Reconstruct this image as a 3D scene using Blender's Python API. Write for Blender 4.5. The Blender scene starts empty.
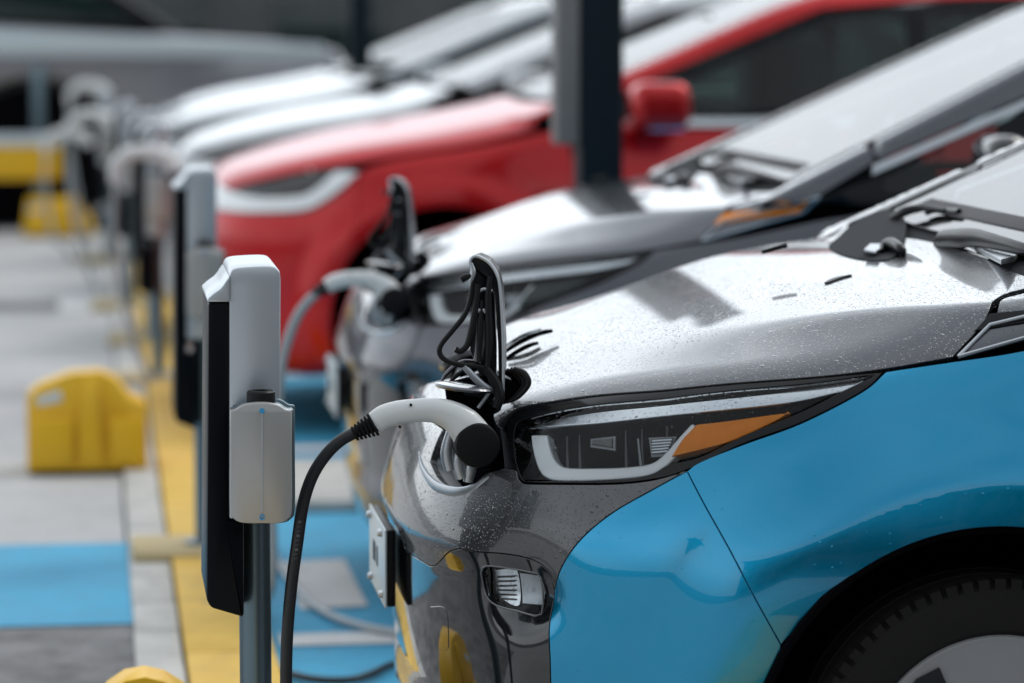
import bpy, bmesh, math, random
import numpy as np
from mathutils import Vector, Matrix
from mathutils.geometry import delaunay_2d_cdt
random.seed(7)
R = math.radians
SC = bpy.context.scene
COL = SC.collection

# ------------------------------------------------------------------ camera
FPX, CAMH, YAW, PIT = 3200.0, 1.45, R(7.4), math.atan(311.5/3200)
FW = np.array([math.sin(YAW)*math.cos(PIT), math.cos(YAW)*math.cos(PIT), -math.sin(PIT)])
RT = np.array([math.cos(YAW), -math.sin(YAW), 0.0])
UP = np.cross(RT, FW)
cam = bpy.data.cameras.new('camera'); camo = bpy.data.objects.new('camera', cam); COL.objects.link(camo)
camo.matrix_world = Matrix(((RT[0],UP[0],-FW[0],0),(RT[1],UP[1],-FW[1],0),(RT[2],UP[2],-FW[2],CAMH),(0,0,0,1)))
cam.sensor_width = 36; cam.lens = 36*FPX/1024; cam.clip_start = .1; cam.clip_end = 900
cam.dof.use_dof = True; cam.dof.focus_distance = 5.12; cam.dof.aperture_fstop = 2.5; cam.dof.aperture_blades = 9
SC.camera = camo

def pray(px, py):
    return FW + RT*(px-512)/FPX + UP*(341.5-py)/FPX
def on_y(px, py, Y):
    d = pray(px, py); t = Y/d[1]; return np.array([d[0]*t, Y, CAMH+d[2]*t])
def on_z(px, py, Z=0.):
    d = pray(px, py); t = (Z-CAMH)/d[2]; return np.array([d[0]*t, d[1]*t, Z])

# ------------------------------------------------------------------ materials
MATS = {}
def nmat(name):
    m = bpy.data.materials.new(name); m.use_nodes = True; MATS[name] = m
    return m, m.node_tree.nodes, m.node_tree.links, m.node_tree.nodes['Principled BSDF']
def droplets(N, L, B, scale=230, amount=.55, dist=.0007, strength=1.0, coat=True):
    tc = N.new('ShaderNodeTexCoord')
    h = None
    for sc_, am, k in ((scale, amount, 1.0), (scale*.5, amount*.12, 1.5)):
        v = N.new('ShaderNodeTexVoronoi'); v.inputs['Scale'].default_value = sc_
        L.new(tc.outputs['Object'], v.inputs['Vector'])
        sx = N.new('ShaderNodeSeparateColor'); L.new(v.outputs['Color'], sx.inputs[0])
        mr = N.new('ShaderNodeMapRange'); mr.interpolation_type = 'SMOOTHSTEP'
        # radius of a drop varies with its cell
        rad = N.new('ShaderNodeMath'); rad.operation = 'MULTIPLY_ADD'
        L.new(sx.outputs[1], rad.inputs[0]); rad.inputs[1].default_value = .32; rad.inputs[2].default_value = .16
        L.new(v.outputs['Distance'], mr.inputs['Value']); L.new(rad.outputs[0], mr.inputs['From Min'])
        mr.inputs['From Max'].default_value = .02; mr.inputs['To Min'].default_value = 0; mr.inputs['To Max'].default_value = k
        st = N.new('ShaderNodeMath'); st.operation = 'LESS_THAN'; L.new(sx.outputs[0], st.inputs[0]); st.inputs[1].default_value = am
        mu = N.new('ShaderNodeMath'); mu.operation = 'MULTIPLY'; L.new(mr.outputs[0], mu.inputs[0]); L.new(st.outputs[0], mu.inputs[1])
        if h is None: h = mu
        else:
            mx = N.new('ShaderNodeMath'); mx.operation = 'MAXIMUM'; L.new(h.outputs[0], mx.inputs[0]); L.new(mu.outputs[0], mx.inputs[1]); h = mx
    # drops gather in some places and thin out in others
    nz = N.new('ShaderNodeTexNoise'); nz.inputs['Scale'].default_value = 9; L.new(tc.outputs['Object'], nz.inputs['Vector'])
    rr = N.new('ShaderNodeMapRange'); rr.inputs['From Min'].default_value = .32; rr.inputs['From Max'].default_value = .6
    rr.inputs['To Min'].default_value = .35
    L.new(nz.outputs[0], rr.inputs['Value'])
    mm = N.new('ShaderNodeMath'); mm.operation = 'MULTIPLY'; L.new(h.outputs[0], mm.inputs[0]); L.new(rr.outputs[0], mm.inputs[1])
    b = N.new('ShaderNodeBump'); b.inputs['Strength'].default_value = strength; b.inputs['Distance'].default_value = dist
    L.new(mm.outputs[0], b.inputs['Height']); L.new(b.outputs[0], B.inputs['Normal'])
    if coat: L.new(b.outputs[0], B.inputs['Coat Normal'])
def paint(name, col, metallic=.5, rough=.32, coat=1.0, drops=0, spec=.5, dist=.0007, scale=230):
    m, N, L, B = nmat(name)
    B.inputs['Metallic'].default_value = metallic; B.inputs['Roughness'].default_value = rough
    B.inputs['Coat Weight'].default_value = coat; B.inputs['Coat Roughness'].default_value = .025; B.inputs['Coat IOR'].default_value = 1.55
    tc = N.new('ShaderNodeTexCoord'); nz = N.new('ShaderNodeTexNoise'); nz.inputs['Scale'].default_value = 900
    L.new(tc.outputs['Object'], nz.inputs['Vector'])
    mx = N.new('ShaderNodeMix'); mx.data_type = 'RGBA'
    mx.inputs[6].default_value = (*[c*.82 for c in col], 1); mx.inputs[7].default_value = (*[min(1, c*1.18) for c in col], 1)
    L.new(nz.outputs[0], mx.inputs[0]); L.new(mx.outputs[2], B.inputs['Base Color'])
    if drops: droplets(N, L, B, scale, drops, dist)
    return m
def plain(name, col, rough=.5, metallic=0., coat=0., vary=.12, vscale=30, bump=0., bscale=200, drops=0, spec=.5):
    m, N, L, B = nmat(name)
    B.inputs['Roughness'].default_value = rough; B.inputs['Metallic'].default_value = metallic; B.inputs['Coat Weight'].default_value = coat
    B.inputs['Specular IOR Level'].default_value = spec
    tc = N.new('ShaderNodeTexCoord'); nz = N.new('ShaderNodeTexNoise'); nz.inputs['Scale'].default_value = vscale; nz.inputs['Detail'].default_value = 6
    L.new(tc.outputs['Object'], nz.inputs['Vector'])
    mx = N.new('ShaderNodeMix'); mx.data_type = 'RGBA'
    mx.inputs[6].default_value = (*[c*(1-vary) for c in col], 1); mx.inputs[7].default_value = (*[min(1, c*(1+vary)) for c in col], 1)
    L.new(nz.outputs[0], mx.inputs[0]); L.new(mx.outputs[2], B.inputs['Base Color'])
    if bump:
        n2 = N.new('ShaderNodeTexNoise'); n2.inputs['Scale'].default_value = bscale; L.new(tc.outputs['Object'], n2.inputs['Vector'])
        b = N.new('ShaderNodeBump'); b.inputs['Strength'].default_value = bump; b.inputs['Distance'].default_value = .002
        L.new(n2.outputs[0], b.inputs['Height']); L.new(b.outputs[0], B.inputs['Normal'])
    if drops: droplets(N, L, B, 230, drops, .0007, coat=coat > 0)
    return m
def clear(name, tint=(.9,.95,.95), drops=.5, ior=1.5, refl=1.0):
    m, N, L, B = nmat(name); N.remove(B)
    out = [n for n in N if n.type == 'OUTPUT_MATERIAL'][0]
    tr = N.new('ShaderNodeBsdfTransparent'); tr.inputs[0].default_value = (*tint, 1)
    gl = N.new('ShaderNodeBsdfGlossy'); gl.inputs['Roughness'].default_value = .02
    fr = N.new('ShaderNodeFresnel'); fr.inputs['IOR'].default_value = ior
    mx = N.new('ShaderNodeMixShader'); L.new(fr.outputs[0], mx.inputs[0]); L.new(tr.outputs[0], mx.inputs[1]); L.new(gl.outputs[0], mx.inputs[2])
    L.new(mx.outputs[0], out.inputs[0])
    if drops:
        class FakeB:  # lets droplets() write into the glossy and the fresnel
            inputs = {'Normal': gl.inputs['Normal']}
        droplets(N, L, FakeB, 230, drops, .0009, coat=False)
        bl = gl.inputs['Normal'].links[0].from_socket; L.new(bl, fr.inputs['Normal'])
    return m

paint('grey_paint', (.08,.085,.095), .75, .30, drops=.9, dist=.0013, scale=260)
paint('bumper_paint', (.075,.077,.083), .6, .30, drops=.85, dist=.0011, scale=260)
paint('blue_paint', (.0,.30,.54), .88, .24, drops=.02)
paint('slate_paint', (.085,.09,.105), .75, .30, drops=.3)
paint('slate_bumper', (.10,.10,.115), .7, .30, drops=.3)
paint('red_paint', (.48,.0,.003), .6, .3, .55)
paint('white_paint', (.42,.45,.47), .1, .3)
paint('silver_paint', (.24,.27,.29), .6, .3)
paint('truck_paint', (.27,.275,.30), .6, .3)
plain('gloss_black', (.008,.009,.011), .08, coat=1.0)
plain('bezel_black', (.006,.007,.008), .12, spec=.35)
plain('black_plastic', (.010,.011,.012), .42, bump=.15, spec=.22)
plain('satin_black', (.009,.010,.012), .3, spec=.18)
plain('matte_black', (.004,.004,.005), .9, spec=0)
plain('rubber', (.008,.008,.009), .6, bump=.2, spec=.15)
plain('tread_rubber', (.016,.015,.014), .8, bump=.4, spec=.2)
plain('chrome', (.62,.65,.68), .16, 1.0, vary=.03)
plain('satin_silver', (.5,.53,.56), .33, .75, vary=.04)
plain('drl_white', (.93,.96,.98), .25, .0, coat=.5, vary=.03)
plain('amber', (.95,.27,.0), .3, spec=.3, vary=.15, vscale=60)
plain('gun_white', (.72,.74,.74), .33, coat=.3, vary=.03)
plain('grit_plastic', (.055,.058,.062), .95, spec=.05, bump=.3)
plain('dark_glass', (.010,.022,.022), .03, vary=.05)
plain('glass_tint', (.008,.022,.022), .03, vary=.05)
plain('wheel_silver', (.42,.42,.43), .45, .4, vary=.05)
plain('plate_white', (.62,.70,.74), .3, vary=.03)
plain('plate_ink', (.05,.06,.08), .5)
plain('charger_silver', (.60,.64,.68), .34, .65, vary=.02, bump=.03, bscale=600)
plain('charger_black', (.003,.004,.006), .35, vary=.1, spec=.12)
plain('holster_silver', (.50,.50,.49), .36, .6, vary=.02)
plain('blue_mark', (.05,.36,.66), .4)
plain('steel', (.16,.22,.25), .30, .85, vary=.08, vscale=8)
plain('pole_dark', (.005,.014,.021), .5, vary=.15, spec=.15)
plain('pole_grey', (.22,.22,.22), .5, .2)
plain('yellow_plastic', (.82,.48,.01), .42, vary=.06, vscale=12, bump=.1, bscale=80)
plain('pale_pad', (.46,.37,.20), .8, vary=.15, vscale=15, bump=.3, bscale=60)
plain('cable_grey', (.35,.38,.40), .45)
plain('cable_black', (.016,.017,.019), .42, bump=.08)
plain('lens_grey', (.17,.18,.19), .25, .5)
plain('dim_grey', (.045,.048,.05), .3)
plain('seat_cloth', (.05,.05,.055), .8)
clear('lens_clear', (.93,.95,.96), .8, 1.38)
clear('windshield_glass', (.50,.66,.60), 0, 2.7)
clear('side_glass', (.62,.76,.73), 0, 1.5)

# ------------------------------------------------------------------ object helpers
def tag(o, label=None, cat=None, group=None, kind=None):
    if label: o['label'] = label
    if cat: o['category'] = cat
    if group: o['group'] = group
    if kind: o['kind'] = kind
    return o
def empty(name, loc, rz=0):
    o = bpy.data.objects.new(name, None); COL.objects.link(o); o.location = loc; o.rotation_euler = (0,0,rz)
    o.empty_display_size = .1
    return o
def link_mesh(name, me, parent=None):
    o = bpy.data.objects.new(name, me); COL.objects.link(o)
    if parent: o.parent = parent
    return o
def from_arrays(name, verts, faces, mat, parent=None, smooth=True, normals=None):
    me = bpy.data.meshes.new(name); me.from_pydata([tuple(map(float, v)) for v in verts], [], [tuple(map(int, f)) for f in faces]); me.update()
    me.materials.append(MATS[mat])
    if smooth: me.shade_smooth()
    if normals is not None: me.normals_split_custom_set_from_vertices([tuple(map(float, n)) for n in normals])
    return link_mesh(name, me, parent)
class MB:
    """collects shapes for ONE mesh"""
    def __init__(s): s.bm = bmesh.new()
    def box(s, c, d, bevel=0, rot=None, seg=2):
        r = bmesh.ops.create_cube(s.bm, size=1); vs = r['verts']
        bmesh.ops.scale(s.bm, vec=d, verts=vs)
        if bevel:
            es = list({e for v in vs for e in v.link_edges})
            rb = bmesh.ops.bevel(s.bm, geom=es, offset=bevel, segments=seg, affect='EDGES', profile=.5)
            vs = list({v for f in rb['faces'] for v in f.verts} | {v for v in vs if v.is_valid})
        if rot is not None: bmesh.ops.rotate(s.bm, cent=(0,0,0), matrix=rot, verts=vs)
        bmesh.ops.translate(s.bm, vec=Vector(c), verts=vs); return s
    def cyl(s, a, b, r1, r2=None, n=24, bevel=0):
        a, b = Vector(a), Vector(b); r2 = r1 if r2 is None else r2
        d = b-a; q = d.to_track_quat('Z', 'Y').to_matrix()
        prof = [(0,0),(r1-bevel,0),(r1,bevel),(r2,d.length-bevel),(r2-bevel,d.length),(0,d.length)] if bevel else [(0,0),(r1,0),(r2,d.length),(0,d.length)]
        return s.lathe(prof, a, q, n)
    def lathe(s, prof, origin=(0,0,0), q=None, n=32):
        rings = []
        q = q or Matrix.Identity(3); o = Vector(origin)
        for r, z in prof:
            if r < 1e-7: rings.append([s.bm.verts.new(o+q@Vector((0,0,z)))])
            else: rings.append([s.bm.verts.new(o+q@Vector((r*math.cos(2*math.pi*i/n), r*math.sin(2*math.pi*i/n), z))) for i in range(n)])
        for A, B in zip(rings, rings[1:]):
            for i in range(n):
                j = (i+1) % n
                if len(A) == 1 and len(B) == 1: continue
                if len(A) == 1: f = (A[0], B[j], B[i])
                elif len(B) == 1: f = (A[i], A[j], B[0])
                else: f = (A[i], A[j], B[j], B[i])
                try: s.bm.faces.new(f)
                except ValueError: pass
        return s
    def tube(s, pts, rad, n=12, smooth=6, flat=1.0, up=(0,0,1)):
        P = catmull(pts, smooth) if smooth else [np.array(p, float) for p in pts]
        m = len(P)
        if hasattr(rad, '__len__'):
            rr = np.interp(np.linspace(0, len(pts)-1, m), range(len(rad)), rad)
        else: rr = [rad]*m
        prev = None; rings = []
        for i, p in enumerate(P):
            t = Vector(P[min(i+1, m-1)]) - Vector(P[max(i-1, 0)]); t.normalize()
            if prev is None:
                u = Vector(up); u = (u - t*u.dot(t))
                if u.length < 1e-4: u = t.orthogonal()
                u.normalize()
            else:
                u = prev - t*prev.dot(t); u.normalize()
            prev = u; v = t.cross(u)
            rings.append([s.bm.verts.new(Vector(p) + u*(rr[i]*math.cos(2*math.pi*k/n)) + v*(rr[i]*flat*math.sin(2*math.pi*k/n))) for k in range(n)])
        for A, B in zip(rings, rings[1:]):
            for k in range(n): s.bm.faces.new((A[k], A[(k+1) % n], B[(k+1) % n], B[k]))
        s.bm.faces.new(rings[0][::-1]); s.bm.faces.new(rings[-1]); return s
    def prism(s, pts, depth, bevel=0):
        """pts: closed outline of 3D points; depth: extrusion vector"""
        vs = [s.bm.verts.new(Vector(p)) for p in pts]; f = s.bm.faces.new(vs)
        r = bmesh.ops.extrude_face_region(s.bm, geom=[f])
        nv = [g for g in r['geom'] if isinstance(g, bmesh.types.BMVert)]
        bmesh.ops.translate(s.bm, vec=Vector(depth), verts=nv)
        if bevel:
            es = list({e for v in vs+nv for e in v.link_edges if len(e.link_faces) == 2 and e.calc_face_angle(0) > .5})
            bmesh.ops.bevel(s.bm, geom=es, offset=bevel, segments=2, affect='EDGES', profile=.5)
        return s
    def build(s, name, mat, parent=None, smooth=35):
        bmesh.ops.recalc_face_normals(s.bm, faces=s.bm.faces)
        me = bpy.data.meshes.new(name); s.bm.to_mesh(me); s.bm.free()
        me.materials.append(MATS[mat])
        if smooth:
            me.shade_smooth(); me.set_sharp_from_angle(angle=R(smooth))
        return link_mesh(name, me, parent)
def catmull(pts, k=6, closed=False):
    P = [np.array(p, float) for p in pts]; n = len(P)
    if n < 3 and not closed: 
        return [P[0]+(P[-1]-P[0])*i/k for i in range(k+1)]
    out = []
    for i in range(n if closed else n-1):
        p1, p2 = P[i], P[(i+1) % n]
        p0 = P[i-1] if (i > 0 or closed) else 2*p1-p2
        p3 = P[(i+2) % n] if (i+2 < n or closed) else 2*p2-p1
        for j in range(k):
            t = j/k
            out.append(.5*((2*p1)+(-p0+p2)*t+(2*p0-5*p1+4*p2-p3)*t*t+(-p0+3*p1-3*p2+p3)*t**3))
    if not closed: out.append(P[-1])
    return out

# ------------------------------------------------------------------ body surfaces
def knots(x, K):
    """smooth curve through knots (C1 hermite), x any array"""
    kx = np.array([k[0] for k in K], float); ky = np.array([k[1] for k in K], float)
    m = np.gradient(ky, kx); x = np.clip(x, kx[0], kx[-1])
    i = np.clip(np.searchsorted(kx, x)-1, 0, len(kx)-2)
    h = kx[i+1]-kx[i]; t = (x-kx[i])/h
    return (2*t**3-3*t**2+1)*ky[i]+(t**3-2*t**2+t)*h*m[i]+(-2*t**3+3*t**2)*ky[i+1]+(t**3-t**2)*h*m[i+1]
def smax(a, b, k):
    h = np.maximum(k-np.abs(a-b), 0)/k; return np.maximum(a, b)+h*h*k*.25
def smin(a, b, k): return -smax(-a, -b, k)
def sstep(a, b, x):
    t = np.clip((x-a)/(b-a), 0, 1); return t*t*(3-2*t)

class Body:
    """half-symmetric car skin: f(u,w,z) < 0 inside; u back from the nose, w sideways (plus = side towards the camera), z up"""
    def __init__(s, f, x0, yc): s.f, s.x0, s.yc = f, x0, yc
    def march(s, O, D, far, n=160):
        """first crossing from outside to inside along each ray; O,D (N,3) local; far: length"""
        N = len(O); best = np.full(N, 1e9); tb = np.zeros(N); hit = np.zeros(N, bool); lo = np.zeros(N); hi = np.full(N, far)
        t = np.zeros(N); act = np.arange(N); v = s.F(O)
        for i in range(400):
            step = np.clip(v*.45, .004, .07)
            t0 = t[act]; t1 = t0+step; v = s.F(O[act]+D[act]*t1[:, None]); t[act] = t1
            b = v < best[act]; best[act[b]] = v[b]; tb[act[b]] = t1[b]
            new = v < 0
            lo[act[new]] = t0[new]; hi[act[new]] = t1[new]; hit[act[new]] = True
            keep = ~new & (t1 < far); act = act[keep]; v = v[keep]
            if not len(act): break
        for _ in range(13):
            mid = (lo+hi)/2; ins = s.F(O+D*mid[:, None]) < 0
            hi = np.where(ins, mid, hi); lo = np.where(ins, lo, mid)
        t = np.where(hit, hi, tb)
        return O+D*t[:, None], hit
    def F(s, P): return s.f(P[..., 0], P[..., 1], P[..., 2])
    def nrm(s, P, e=6e-4):
        g = np.stack([s.F(P+np.eye(3)[k]*e)-s.F(P-np.eye(3)[k]*e) for k in range(3)], -1)
        return g/np.maximum(np.linalg.norm(g, axis=-1, keepdims=True), 1e-9)
    def px(s, *pts, x0=None, yc=None):
        """pixels of the photograph -> points on this skin (local)"""
        x0 = s.x0 if x0 is None else x0; yc = s.yc if yc is None else yc
        D = np.array([pray(*p) for p in pts]); st = (yc-1.15)/D[:, 1]
        W = D*st[:, None]+np.array([0, 0, CAMH])
        O = np.stack([W[:, 0]-x0, yc-W[:, 1], W[:, 2]], -1); Dl = D*np.array([1, -1, 1])
        P, hit = s.march(O, Dl, 1.16, 200)
        return [p for p in P]
    def panel(s, name, segs, direction, mat, parent, off=0., mirror=True, h=.02, holes=(), gap=.0016, depth=.012, closed_center=True, roll=.0012):
        """a skin panel bounded by smooth segments (corners where they meet). All points local 3D."""
        d = np.array(direction, float); d /= np.linalg.norm(d)
        a = np.cross([0, 0, 1.], d) if abs(d[2]) < .9 else np.cross([1., 0, 0], d); a /= np.linalg.norm(a); b = np.cross(d, a)
        def loop2(sg):
            out = []
            for seg in sg:
                P = [np.array(p, float) for p in seg]
                L = sum(np.linalg.norm(q-p) for p, q in zip(P, P[1:]))
                k = max(1, int(math.ceil(L/(h*.6)/max(1, len(P)-1))))
                C = catmull(P, k) if len(P) > 2 else [P[0]+(P[1]-P[0])*i/k for i in range(k+1)]
                out += C[:-1]
            A = np.array(out); c0 = np.abs(A[:, 1]) < 1e-6
            for _ in range(4):
                nn = s.nrm(A); nn[c0, 1] = 0; A = A-nn*np.clip(s.F(A), -.05, .05)[:, None]
            return np.stack([A@a, A@b], -1), A
        def clean(P2, A):
            keep = [i for i in range(len(P2)) if np.linalg.norm(P2[i]-P2[i-1]) > h*.08]; return P2[keep], A[keep]
        L2, A3 = clean(*loop2(segs))
        area = .5*sum(L2[i-1][0]*L2[i][1]-L2[i][0]*L2[i-1][1] for i in range(len(L2)))
        if area < 0: L2 = L2[::-1]; A3 = A3[::-1]
        cen = np.abs(A3[:, 1]) < 1e-6
        H2 = []
        for hs in holes:
            q, qa = clean(*loop2(hs))
            ar = .5*sum(q[i-1][0]*q[i][1]-q[i][0]*q[i-1][1] for i in range(len(q)))
            if ar < 0: q = q[::-1]
            H2.append(q)
        def outn(P2):
            e = np.roll(P2, -1, 0)-np.roll(P2, 1, 0); n = np.stack([e[:, 1], -e[:, 0]], -1); return n/np.maximum(np.linalg.norm(n, axis=1, keepdims=True), 1e-9)
        on = outn(L2); g = np.where(cen, 0, gap)[:, None]; L2 = L2-on*g
        H2 = [q-outn(q)*(-gap) for q in H2]
        lo, hi = L2.min(0), L2.max(0)
        gx, gy = np.meshgrid(np.arange(lo[0]+h/2, hi[0], h), np.arange(lo[1]+h/2, hi[1], h*.9)); gx[1::2] += h/2
        G = np.stack([gx.ravel(), gy.ravel()], -1)
        def inside(G, P):
            r = np.zeros(len(G), bool); n = len(P)
            for i in range(n):
                x1, y1 = P[i-1]; x2, y2 = P[i]
                c = ((y1 > G[:, 1]) != (y2 > G[:, 1])) & (G[:, 0] < (x2-x1)*(G[:, 1]-y1)/((y2-y1) or 1e-12)+x1); r ^= c
            return r
        def dist(G, P):
            dm = np.full(len(G), 9.)
            for i in range(len(P)):
                p, q = P[i-1], P[i]; e = q-p; t = np.clip(((G-p)@e)/max(e@e, 1e-12), 0, 1); dm = np.minimum(dm, np.linalg.norm(G-p-t[:, None]*e, axis=1))
            return dm
        ok = inside(G, L2) & (dist(G, L2) > h*.4)
        for q in H2: ok &= ~inside(G, q) & (dist(G, q) > h*.4)
        G = G[ok]
        V = [tuple(map(float, v)) for v in L2]; edges = [(i, (i+1) % len(L2)) for i in range(len(L2))]; base = len(V); loops = [(0, len(L2), 1)]
        for q in H2:
            V += [tuple(map(float, v)) for v in q]; edges += [(base+i, base+(i+1) % len(q)) for i in range(len(q))]; loops.append((base, len(q), -1)); base += len(q)
        V += [tuple(map(float, v)) for v in G]
        ov, oe, of, *_ = delaunay_2d_cdt([Vector(v) for v in V], edges, [], 0, 1e-7)
        P2 = np.array([tuple(v) for v in ov]); T = np.array([f for f in of if len(f) == 3])
        cg = P2[T].mean(1); ok = inside(cg, L2)
        for q in H2: ok &= ~inside(cg, q)
        T = T[ok]
        def lift(Q):
            O = Q[:, :1]*a+Q[:, 1:2]*b + d*2.6
            # start outside; march inward
            return s.march(O, np.repeat(-d[None], len(O), 0), 3.6, 190)[0]
        P = lift(P2); Nn = s.nrm(P)
        # centre-line points sit exactly on w = 0
        used = np.unique(T); remap = -np.ones(len(P), int); remap[used] = range(len(used)); P, Nn, P2, T = P[used], Nn[used], P2[used], remap[T]
        ctr = np.abs(P[:, 1]) < 2.5e-3 if cen.any() else np.zeros(len(P), bool)
        P[ctr, 1] = 0; Nn[ctr, 1] = 0
        geo = np.cross(P[T[:, 1]]-P[T[:, 0]], P[T[:, 2]]-P[T[:, 0]]); fl = (geo*Nn[T].mean(1)).sum(1) < 0; T[fl] = T[fl][:, ::-1]
        # boundary edges
        from collections import Counter
        dire = {}
        for t in T:
            for i in range(3): dire[(t[i], t[(i+1) % 3])] = 1
        bd = [(x, y) for (x, y) in dire if (y, x) not in dire and not (ctr[x] and ctr[y])]
        verts = [P-Nn*off]; norms = [Nn]; faces = [tuple(t) for t in T]
        if bd:
            bv = sorted({x for e in bd for x in e}); idx = {v: i for i, v in enumerate(bv)}
            # outward direction inside the tangent plane, from the edge direction
            acc = np.zeros((len(bv), 3))
            for x, y in bd:
                e = P[y]-P[x]; o = np.cross(e, Nn[x]+Nn[y]); o /= max(np.linalg.norm(o), 1e-9)
                acc[idx[x]] += o; acc[idx[y]] += o
            acc /= np.maximum(np.linalg.norm(acc, axis=1, keepdims=True), 1e-9)
            B0 = P[bv]-Nn[bv]*off; nb = Nn[bv]
            r1 = B0+acc*roll-nb*roll; r2 = B0+acc*roll-nb*depth
            o1 = len(P); o2 = o1+len(bv)
            verts += [r1, r2]; norms += [acc, acc]
            for x, y in bd:
                i, j = idx[x], idx[y]
                faces.append((y, x, o1+i, o1+j)); faces.append((o1+j, o1+i, o2+i, o2+j))
        Vv = np.concatenate(verts); NN = np.concatenate(norms)
        if mirror == True or mirror == 'join':
            n0 = len(Vv)
            if cen.any():
                mmap = {}; extra = []; en = []
                for i in range(n0):
                    if abs(Vv[i, 1]) < 1e-7: mmap[i] = i
                    else: mmap[i] = n0+len(extra); extra.append(Vv[i]*[1, -1, 1]); en.append(NN[i]*[1, -1, 1])
                faces = faces+[tuple(mmap[k] for k in f[::-1]) for f in faces]
                Vv = np.concatenate([Vv, extra]); NN = np.concatenate([NN, en])
                return [s._mk(name, Vv, faces, mat, parent, NN)]
            r = [s._mk(name, Vv, faces, mat, parent, NN)]
            r.append(s._mk(name, Vv*[1, -1, 1], [f[::-1] for f in faces], mat, parent, NN*[1, -1, 1]))
            return r
        return [s._mk(name, Vv, faces, mat, parent, NN)]
    def _mk(s, name, V, F, mat, parent, NN):
        W = V*[1, -1, 1]; NW = NN*[1, -1, 1]
        return from_arrays(name, W, [f[::-1] for f in F], mat, parent, True, NW)
    def shell(s, name, Q, mat, parent, arches, inset=.045, floor=.17, wheelw=.58, nu=150, nv=70, belt=1.03):
        """dark inner body behind the panels, with the wheel wells pushed in"""
        Q = np.array(Q, float); V = []; th = np.linspace(0, 2*math.pi, nu, endpoint=False); ph = np.linspace(-1.45, 1.5, nv)
        D = np.array([[math.cos(p)*math.cos(t)*-1, math.cos(p)*math.sin(t), math.sin(p)] for p in ph for t in th])
        g = Body(lambda u, w, z: smax(s.f(u, w, z), floor-z, .02), 0, 0)
        Pm, hit = g.march(Q+D*3.2, -D, 3.2)
        n = g.nrm(Pm); Pm = Pm-n*inset
        Pm[:, 2] = np.minimum(Pm[:, 2], belt)
        for (cu, cz, r) in arches:
            k = (np.hypot(Pm[:, 0]-cu, Pm[:, 2]-cz) < r) & (np.abs(Pm[:, 1]) > wheelw)
            Pm[k, 1] = np.sign(Pm[k, 1])*wheelw
        F = []
        for j in range(nv-1):
            for i in range(nu):
                k = (i+1) % nu; F.append((j*nu+i, j*nu+k, (j+1)*nu+k, (j+1)*nu+i))
        F.append(tuple(range(nu))[::-1]); F.append(tuple((nv-1)*nu+i for i in range(nu)))
        W = Pm*[1, -1, 1]
        return from_arrays(name, W, F, mat, parent, True)
# ------------------------------------------------------------------ the hatchback's skin
X0NOSE = [(.1,.10),(.2,.045),(.3,.02),(.42,.004),(.52,0),(.62,.005),(.7,.025),(.78,.06),(.86,.12),(.95,.25),(1.1,.6)]
HALFW = [(.1,.80),(.2,.85),(.35,.872),(.5,.88),(.66,.88),(.76,.864),(.86,.845),(.96,.824),(1.05,.806),(1.2,.78)]
HOODC = [(-.1,.67),(0,.745),(.05,.79),(.14,.838),(.24,.882),(.5,.965),(.7,1.015),(.85,1.036),(1.0,1.050),(1.5,1.075),(2.5,1.09),(4.2,1.05)]
EDGEZ = [(0,.74),(.08,.80),(.15,.84),(.4,.905),(.69,.937),(.85,.972),(1.0,1.008),(1.2,1.032),(2,1.045),(4.2,1.05)]
EDGEW = [(0,.35),(.15,.55),(.4,.67),(.69,.782),(.85,.815),(1.0,.83),(1.2,.84),(4.2,.84)]
CREASE = [(0,.05),(.15,.14),(.4,.36),(.7,.60),(.95,.74),(1.1,.76),(4.2,.76)]
LEN = 4.12
ARCH_F = (.855, .312, .383); ARCH_R = (3.42, .312, .383)
def hatch_f(u, w, z):
    w = np.abs(w)
    W = knots(z, HALFW); x0 = knots(z, X0NOSE)
    r = np.hypot(u-ARCH_F[0], z-ARCH_F[1])
    W = W+.016*sstep(.57, .44, r)*sstep(1.0, .8, z)
    # lower door sill tucks in, waist crease along the doors
    W = W-.02*sstep(.45, .25, z)*sstep(1.2, 1.5, u)*sstep(3.1, 2.9, u)
    s = (u-x0)/.92; s2 = (LEN-.25*sstep(.8, 1.2, z)-u)/.7
    g = (np.maximum(1-s, 0)**2.2+np.maximum(1-s2, 0)**2.2+(w/W)**3-1)*.3
    # pocket around the fog lamp, undercut below the bumper bulge
    px_, pz_ = u-.13, z-.565
    g = g+.022*np.exp(-((w-.60)/.06)**2-(pz_/.06)**2)*sstep(.6, .3, u)
    g = g+.012*sstep(.62, .56, z)*sstep(.28, .36, z)*sstep(.16, .06, u)
    hc = knots(u, HOODC); ze = knots(u, EDGEZ); we = knots(u, EDGEW)
    top = (z-(hc-(.012+.0*u)*(w/.68)**2))*.95
    wcr = knots(u, CREASE); sl = np.clip((hc-ze)/np.maximum(we-wcr, .05), .02, 1.2)
    fac = (z-(ze+sl*(we-w)))*.9
    # raised centre of the hood with a soft crease either side
    top = top*1.0
    T = smax(top, fac, .010)
    low = smax(g, T, .03)
    wc = (w-(.822-(z-1.0)*.42))*.92
    ws = (z-(1.06+.47*(u-1.0)+.0*w*w))*.90
    roof = z-(1.60-.03*(w/.6)**2-.012*(u-2.6)**2)
    rear = (u-(3.95-(z-1.0)*.75))*.8
    cab = smax(smax(smax(smax(wc, ws, .012), roof, .09), rear, .08), 1.035-z, .01)
    return smin(low, cab, .012)
XA, YA, XB, YB = .50, 5.58, .62, 8.32
HA = Body(hatch_f, XA, YA)
def A(*p): return HA.px(*p)
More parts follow.
